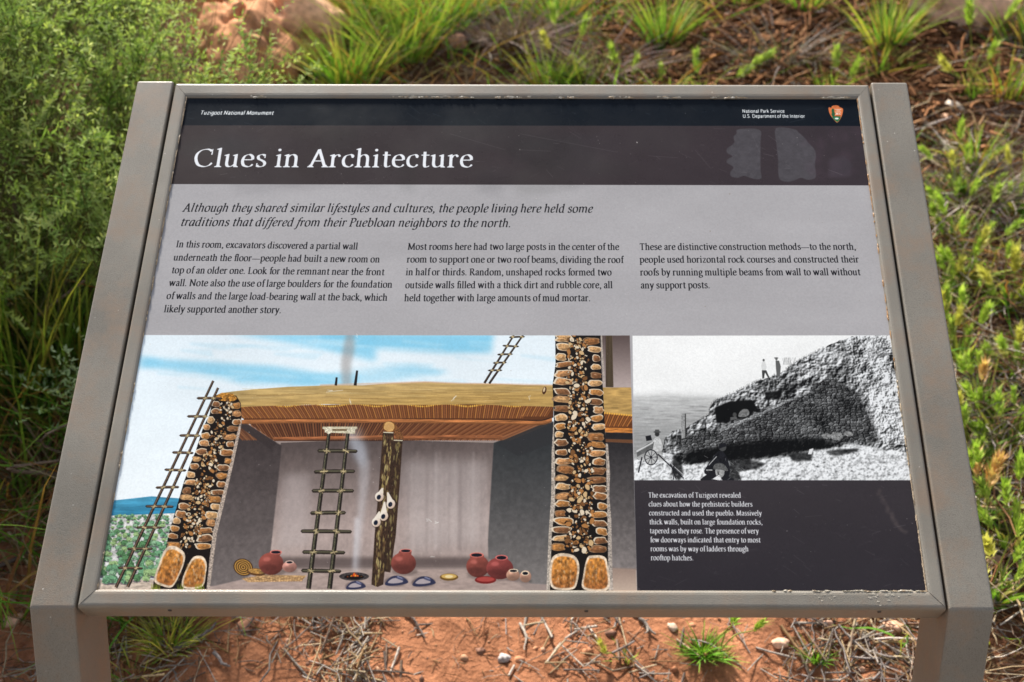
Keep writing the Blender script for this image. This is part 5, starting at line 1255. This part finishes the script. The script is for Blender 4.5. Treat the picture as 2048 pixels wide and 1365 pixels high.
# ---------------------------------------------------------------- shrubs
def sprig(r, L, leaves, lw, ll):
    """one leafy shoot along +Z: narrow leaves spiralling up a thin stem"""
    t = np.sort(r.uniform(.05, 1, leaves)); a = np.arange(leaves)*2.4+r.uniform(0, 6)
    bend = np.array([r.normal(0, .12), r.normal(0, .12)])*L
    base = np.c_[bend[0]*t**2, bend[1]*t**2, t*L]
    out = np.c_[np.cos(a), np.sin(a), np.zeros(leaves)]
    d = unit(out*(.9-.35*t)[:, None]+np.array([0, 0, .75])+r.normal(0, .2, (leaves, 3)))
    ln = ll*r.uniform(.6, 1.2, leaves)*(1.1-.55*t)
    P = arcs(base, d, ln, out*(ln*.2)[:, None]-np.array([0, 0, 1.])*(ln*.15)[:, None], 3)
    V, F = ribbons(P, (lw*r.uniform(.7, 1.2, leaves))[:, None]*np.array([.5, 1, .1])[None], unit(np.cross(d, out)))
    return V, F, rep(t, 6)
def shrub(name, centre, radii, nsprig, seed, label, pal, tipc, up=.7, L=(.13, .30), leaves=44, ll=.022, lw=.0024, root=None, cut=None):
    r = np.random.RandomState(seed); centre = np.array(centre); radii = np.array(radii)
    rx, ry = (centre[0], centre[1]) if root is None else root
    base = np.array([rx, ry, seat(rx, ry)])
    top = empty(name, tuple(base), label=label, cat='shrub')
    protos = [sprig(r, 1., leaves, lw, ll) for _ in range(8)]
    VV, FF, CC, off = [], [], [], 0; tips = []
    cls = [centre+unit(r.normal(0, 1, 3))*radii*r.uniform(.45, 1.05) for _ in range(max(5, nsprig//50))]; cls = [c_ for c_ in cls if c_[2] > base[2]+.1]
    for i in range(nsprig):
        u = unit(r.normal(0, 1, 3)); q = r.uniform(.25, 1)**.55
        if i % 14: cl = cls[r.randint(len(cls))]
        k = 1+.55*(vnoise(np.array([u[0]*2+u[2]]), np.array([u[1]*2-u[2]*.5]), .5, seed)[0]-.5)*2
        p = centre+u*radii*q*k
        if i % 14: w_ = r.normal(0, 1, 3)*np.array([.062, .062, .055])*(min(radii)/.42)**.5; p = cl+w_; u = unit(w_*6+(cl-centre)*.8+[0, 0, .1])
        if p[2] < base[2]+.08 and u[2] < 0: p[2] = base[2]+.08+abs(r.normal(0, .1))
        if cut is not None and not cut(p): continue
        z = unit(u*np.array([1, 1, .6])*.6+np.array([0, 0, up])+r.normal(0, .28, 3)); x = unit(np.cross(z, r.normal(0, 1, 3))); y = np.cross(z, x)
        l = r.uniform(*L); V, F, t = protos[r.randint(8)]
        Vl = V.copy(); Vl[:, 2] *= 1
        # stretch only the shoot, keep the leaves their size
        s = l
        W = Vl.reshape(-1, 3)
        W = np.c_[W[:, 0], W[:, 1], W[:, 2]-t]+np.c_[np.zeros(len(t)), np.zeros(len(t)), t*s]
        P = p-z*l*.5+W[:, :1]*x+W[:, 1:2]*y+W[:, 2:]*z
        c = pal[r.randint(len(pal))]*(1+r.uniform(-.2, .2)); tt = (t[:, None]**1.5)*r.uniform(.2, 1.)
        VV.append(P); FF.append(F+off); CC.append(c*(1-tt)+np.array(tipc)*tt); off += len(P); tips.append((p-z*l*.5, z, l))
    obj('foliage', mesh_data('foliage', np.vstack(VV)-base, np.vstack(FF), M_LEAF, np.vstack(CC), True), top, kind='stuff')
    # twigs carrying the shoots, then the main stems
    A = np.array([t_[0] for t_ in tips]); Z = np.array([t_[1] for t_ in tips]); Ls = np.array([t_[2] for t_ in tips])
    P = np.stack([A-Z*Ls[:, None]*.6, A, A+Z*Ls[:, None]*.5, A+Z*Ls[:, None]*.98], 1)
    V, F = tubes(P, np.array([.0011, .0009, .0007, .0004])[None]*np.ones((len(P), 1)), 3)
    obj('twigs', mesh_data('twigs', V-base, F, M_WOOD, np.tile([.09, .085, .035], (len(V), 1))), top, kind='stuff')
    for k in range(16):
        e = A[r.randint(len(A))]; b = base+np.array([r.normal(0, .05), r.normal(0, .05), -.03])
        m = b*.5+e*.5+r.normal(0, .06, 3); C_ = sm([b, b*.8+m*.2+[0, 0, .06], m, e], 5)
        V, F = tubes(C_[None], (np.linspace(.009, .0025, len(C_))*r.uniform(.5, 1))[None], 6)
        obj('stem', mesh_data('stem', V-base, F, M_WOOD, np.array([.16, .12, .09])*(1+r.uniform(-.2, .2, (len(V), 1))), True), top)
    return top
LG = np.array([[.17, .27, .065], [.22, .33, .085], [.09, .16, .035], [.26, .34, .12]]); TIPC = (.54, .59, .21)
shrub('green_shrub', (-.75, 1.42, 1.12), (.58, .42, .42), 1900, 501, 'large pale green leafy shrub standing beside the left post', LG, TIPC, root=(-.7, 1.5))
shrub('green_shrub', (-1.12, 2.2, 1.42), (.60, .45, .46), 1100, 502, 'second leafy shrub just behind the largest one, touching the red boulders', LG*.92, TIPC, root=(-1.1, 2.25))
shrub('green_shrub', (-1.45, 1.7, 1.15), (.55, .5, .5), 800, 503, 'leafy shrub at the left edge beyond the largest one', LG, TIPC, root=(-1.5, 1.7))
shrub('green_shrub', (-.35, 1.05, .56), (.10, .10, .14), 60, 504, 'small grey green seedling shrub growing low beside the left post', LG*np.array([.9, .9, 1.3]), (.34, .42, .24), up=1., L=(.08, .16), root=(-.35, 1.05))
# ---------------------------------------------------------------- the sign
W, H = 0.93, 0.7163; IL, IR, IB, IT = .01857, .01889, .02042, .02448
Z0 = .78; C45 = math.sqrt(.5)
def pw(s, t, n=0.): return Vector((s, t*C45-n*C45, Z0+t*C45+n*C45))       # panel plane: s right, t up the slope, n off the face
TAUPE = (.184, .166, .137)
M_POST = m_powder('taupe_powder_coat', TAUPE, .34, .6)
M_BEZ = m_powder('taupe_powder_coat_bezel', tuple(np.array(TAUPE)*1.03), .14, .55)
sign = empty('wayside_sign', (W/2, .05, seat(W/2, .05)), label='grey taupe metal interpretive sign with slanted printed panel on two legs', cat='sign')
def signpart(name, me, bev=0., seg=3, parent=sign):
    o = obj(name, me); o.parent = parent; o.matrix_parent_inverse = Matrix.Translation(sign.location).inverted()
    return o
bpy.context.view_layer.update()

def build_image():
    build_print()
    img = bpy.data.images.new('panel_print', TW_, TH_, alpha=False)
    px = np.ones((TH_, TW_, 4), np.float32); px[..., :3] = CV[::-1]
    img.pixels.foreach_set(px.ravel()); img.update(); img.pack()
    return img
def panel():
    m, n, l, b = material('printed_panel', .28, .10)
    im = n.new('ShaderNodeTexImage'); im.image = build_image(); im.interpolation = 'Cubic'
    uv = n.new('ShaderNodeUVMap'); uv.uv_map = 'UVMap'; l.new(uv.outputs[0], im.inputs[0])
    tc = n.new('ShaderNodeTexCoord'); n1 = nd(n, 'ShaderNodeTexNoise', Scale=9., Detail=8., Roughness=.65); l.new(tc.outputs['Object'], n1.inputs[0])
    gm = nd(n, 'ShaderNodeGamma'); gm.inputs[1].default_value = 1.0; l.new(im.outputs[0], gm.inputs[0])
    l.new(mixc(n, l, 1., gm.outputs[0], (.79, .79, .765), 'MULTIPLY'), b.inputs['Base Color'])
    l.new(ramp(n, l, n1.outputs[0], [(.3, (.22,)*3), (.7, (.36,)*3)]), b.inputs['Roughness'])
    n2 = nd(n, 'ShaderNodeTexNoise', Scale=1500., Detail=1.); l.new(tc.outputs['Object'], n2.inputs[0]); bump(n, l, b, n2.outputs[0], .12, .0003)
    s0, s1, t0, t1 = S0, S0+SW, T0, T0+TH
    V = [pw(s, t, k) for k in (0, -.004) for s, t in ((s0, t0), (s1, t0), (s1, t1), (s0, t1))]
    me = mesh_data('panel', V, [[0, 1, 2, 3], [7, 6, 5, 4], [0, 4, 5, 1], [1, 5, 6, 2], [2, 6, 7, 3], [3, 7, 4, 0]], m)
    u = me.uv_layers.new(name='UVMap')
    for p in me.polygons:
        for li in p.loop_indices:
            co = V[me.loops[li].vertex_index]; s = co.x; t = (co.z-Z0+co.y)/(2*C45)
            u.data[li].uv = ((s-s0)/SW, (t-t0)/TH)
    signpart('printed_panel', me)
panel()
# bezel: four mitred bars, profile from the inner lip over the face to the deep outer edge
PROF = [(0, -.0005), (.02, .0006), (.07, .0019), (.16, .0027), (.28, .003), (.78, .003), (.85, .0028), (.91, .0021), (.95, .0011), (.98, -.0003), (1, -.002), (1, -.032), (.80, -.032), (.80, -.006), (0, -.006)]
def bezel(side):
    inner = {'b': ((IL, IB), (W-IR, IB)), 't': ((W-IR, H-IT), (IL, H-IT)), 'l': ((IL, H-IT), (IL, IB)), 'r': ((W-IR, IB), (W-IR, H-IT))}[side]
    outer = {'b': ((0, 0), (W, 0)), 't': ((W, H), (0, H)), 'l': ((0, H), (0, 0)), 'r': ((W, 0), (W, H))}[side]
    V = []; K = len(PROF); d = (Vector(inner[1])-Vector(inner[0])).normalized()*.00022
    for e, sg in ((0, 1), (1, -1)):
        for a, n_ in PROF:
            p = Vector(inner[e])*(1-a)+Vector(outer[e])*a+d*sg
            V.append(pw(p.x, p.y, n_+(.0003 if side in 'lr' else 0)))
    F = [[i, (i+1) % K, K+(i+1) % K, K+i] for i in range(K)]+[list(range(K))[::-1], list(range(K, 2*K))]
    me = mesh_data('bezel', V, F, M_BEZ)
    bm = bmesh.new(); bm.from_mesh(me); bmesh.ops.recalc_face_normals(bm, faces=bm.faces); bm.to_mesh(me); bm.free()
    o = signpart('bezel', me)
    o['label'] = {'b': 'bottom bezel bar with white scuffs at its right end', 't': 'top bezel bar with peeling clear sealant along its lower edge', 'l': 'left bezel bar', 'r': 'right bezel bar'}[side]
    return o
for s_ in 'btlr': bezel(s_)
# two bent square-tube posts
def post(side):
    w = .0487; x0 = -.0512 if side == 'l' else W+.0025; x1 = x0+w; lean = -.034
    D_, n_, th_ = .088, .003, .060
    top = pw(0, H+.0028, n_); k = Vector((0, -.0012, Z0+.001)); 
    zb = float(gz(x0, .04))-.15
    kb = Vector((0, D_, Z0+.001+ (D_+.0012)-th_/C45*1.0 ))
    prof = [(k.y, zb), (k.y, k.z), (top.y, top.z), (top.y+th_*C45, top.z-th_*C45), (D_, D_-k.y+k.z-th_/C45), (D_, zb)]
    bm = bmesh.new(); A = [bm.verts.new((x0, y, z)) for y, z in prof]; B = [bm.verts.new((x1, y, z)) for y, z in prof]; n = len(prof)
    for i in range(n): bm.faces.new((A[i], A[(i+1) % n], B[(i+1) % n], B[i]))
    bm.faces.new(A[::-1]); bm.faces.new(B); bmesh.ops.recalc_face_normals(bm, faces=bm.faces)
    bmesh.ops.bevel(bm, geom=list(bm.edges), offset=.0032, segments=4, affect='EDGES', profile=.6)
    for v in bm.verts:
        if v.co.z < k.z: v.co.x += lean*(k.z-v.co.z)
    me = bpy.data.meshes.new('post'); bm.to_mesh(me); bm.free(); me.materials.append(M_POST)
    for p in me.polygons: p.use_smooth = p.area < 2e-4
    o = signpart('post', me); o['label'] = 'left bent square post with brown scuffs' if side == 'l' else 'right bent square post with dark pitting'
post('l'); post('r')
# rear support tray between the posts, screws under the lower bezel
V = [pw(s, t, k) for k in (-.0325, -.045) for s, t in ((.01, .01), (W-.01, .01), (W-.01, H-.01), (.01, H-.01))]
signpart('back_plate', mesh_data('back_plate', V, [[3, 2, 1, 0], [4, 5, 6, 7], [0, 1, 5, 4], [1, 2, 6, 5], [2, 3, 7, 6], [3, 0, 4, 7]], M_POST))
def screw(s):
    bm = bmesh.new(); bmesh.ops.create_cone(bm, cap_ends=True, segments=12, radius1=.0024, radius2=.0018, depth=.0014)
    me = bpy.data.meshes.new('screw'); bm.to_mesh(me); bm.free()
    m = bpy.data.materials.get('dark_steel')
    if not m: m, n, l, b = material('dark_steel', .4, .5); b.inputs['Base Color'].default_value = (.05, .045, .04, 1); b.inputs['Metallic'].default_value = .7
    me.materials.append(m); o = bpy.data.objects.new('screw', me); COL.objects.link(o); o.parent = sign; o.matrix_parent_inverse = Matrix.Translation(sign.location).inverted()
    p = pw(s, 0, -.008); o.location = (p.x, p.y-.0005*C45, p.z-.0005*C45); o.rotation_euler = Vector((0, -C45, -C45)).to_track_quat('Z', 'Y').to_euler()
for s in (.097, .545, .86): screw(s)
# peeling sealant along the lips, dried drips on the lower right corner
def sealant():
    r = np.random.RandomState(17); bm = bmesh.new(); m = m_col('old_sealant', .5, .5, .25, 900., .25, .0006); col = []
    def flake(s, t, ls, lt, n_, c, rel=1.):
        k = 11; a = np.linspace(0, 2*math.pi, k, endpoint=False); rr = r.uniform(.55, 1.1, k)
        vs = [bm.verts.new(pw(s+math.cos(q)*ls*f, t+math.sin(q)*lt*f, n_+r.uniform(0, .0012)*rel)) for q, f in zip(a, rr)]
        c0 = bm.verts.new(pw(s, t, n_+.0016*rel)); col.extend([c*r.uniform(.8, 1.15) for _ in range(k)]+[c])
        for i in range(k): bm.faces.new((vs[i], vs[(i+1) % k], c0))
    WHT = np.array([.46, .41, .34]); TN = np.array([.42, .32, .22]); OR = np.array([.46, .25, .11])
    for c0, w_, k in ((.355, .09, 26), (.45, .05, 15), (.52, .03, 8), (.60, .035, 12), (.66, .03, 9), (.74, .05, 15), (.885, .045, 15), (.30, .02, 5), (.12, .04, 5)):
        for j in range(k): s = c0+r.uniform(-w_, w_)/2; flake(s, H-IT+.0008+abs(r.normal(0, .0012)), r.uniform(.001, .007), r.uniform(.0006, .0022), .0012, WHT if r.rand() < .6 else TN)
    for j in range(90):
        t = r.uniform(IB, H-IT) if j < 45 else H-IT-abs(r.normal(0, .12)); flake(IL-.0002, t, r.uniform(.0004, .0011), r.uniform(.002, .008), .0008, TN*r.uniform(.8, 1.1))
    for j in range(120):
        t = r.uniform(IB, H-IT) if j < 60 else IB+abs(r.normal(0, .07)); flake(W-IR+.0003, t, r.uniform(.0005, .0013), r.uniform(.002, .009), .0008, OR if t > .3 else TN)
    for j in range(38):
        s = W-IR-abs(r.normal(0, .07)); flake(s, IB-.0006-abs(r.normal(0, .0006)), r.uniform(.001, .006), r.uniform(.0005, .0014), .0016, WHT if r.rand() < .7 else TN)
    for j in range(30):
        s = r.choice([.80, .845, .865])+r.normal(0, .012); flake(s, IB-.004-abs(r.normal(0, .005)), r.uniform(.0005, .003), r.uniform(.0003, .0012), .0031, WHT*1.0, .12)
    me = bpy.data.meshes.new('sealant'); bm.to_mesh(me); bm.free()
    a = me.color_attributes.new('Col', 'FLOAT_COLOR', 'POINT'); cc = np.ones((len(col), 4), np.float32); cc[:, :3] = np.array(col); a.data.foreach_set('color', cc.ravel())
    me.materials.append(m); o = signpart('sealant', me); o['kind'] = 'stuff'
sealant()
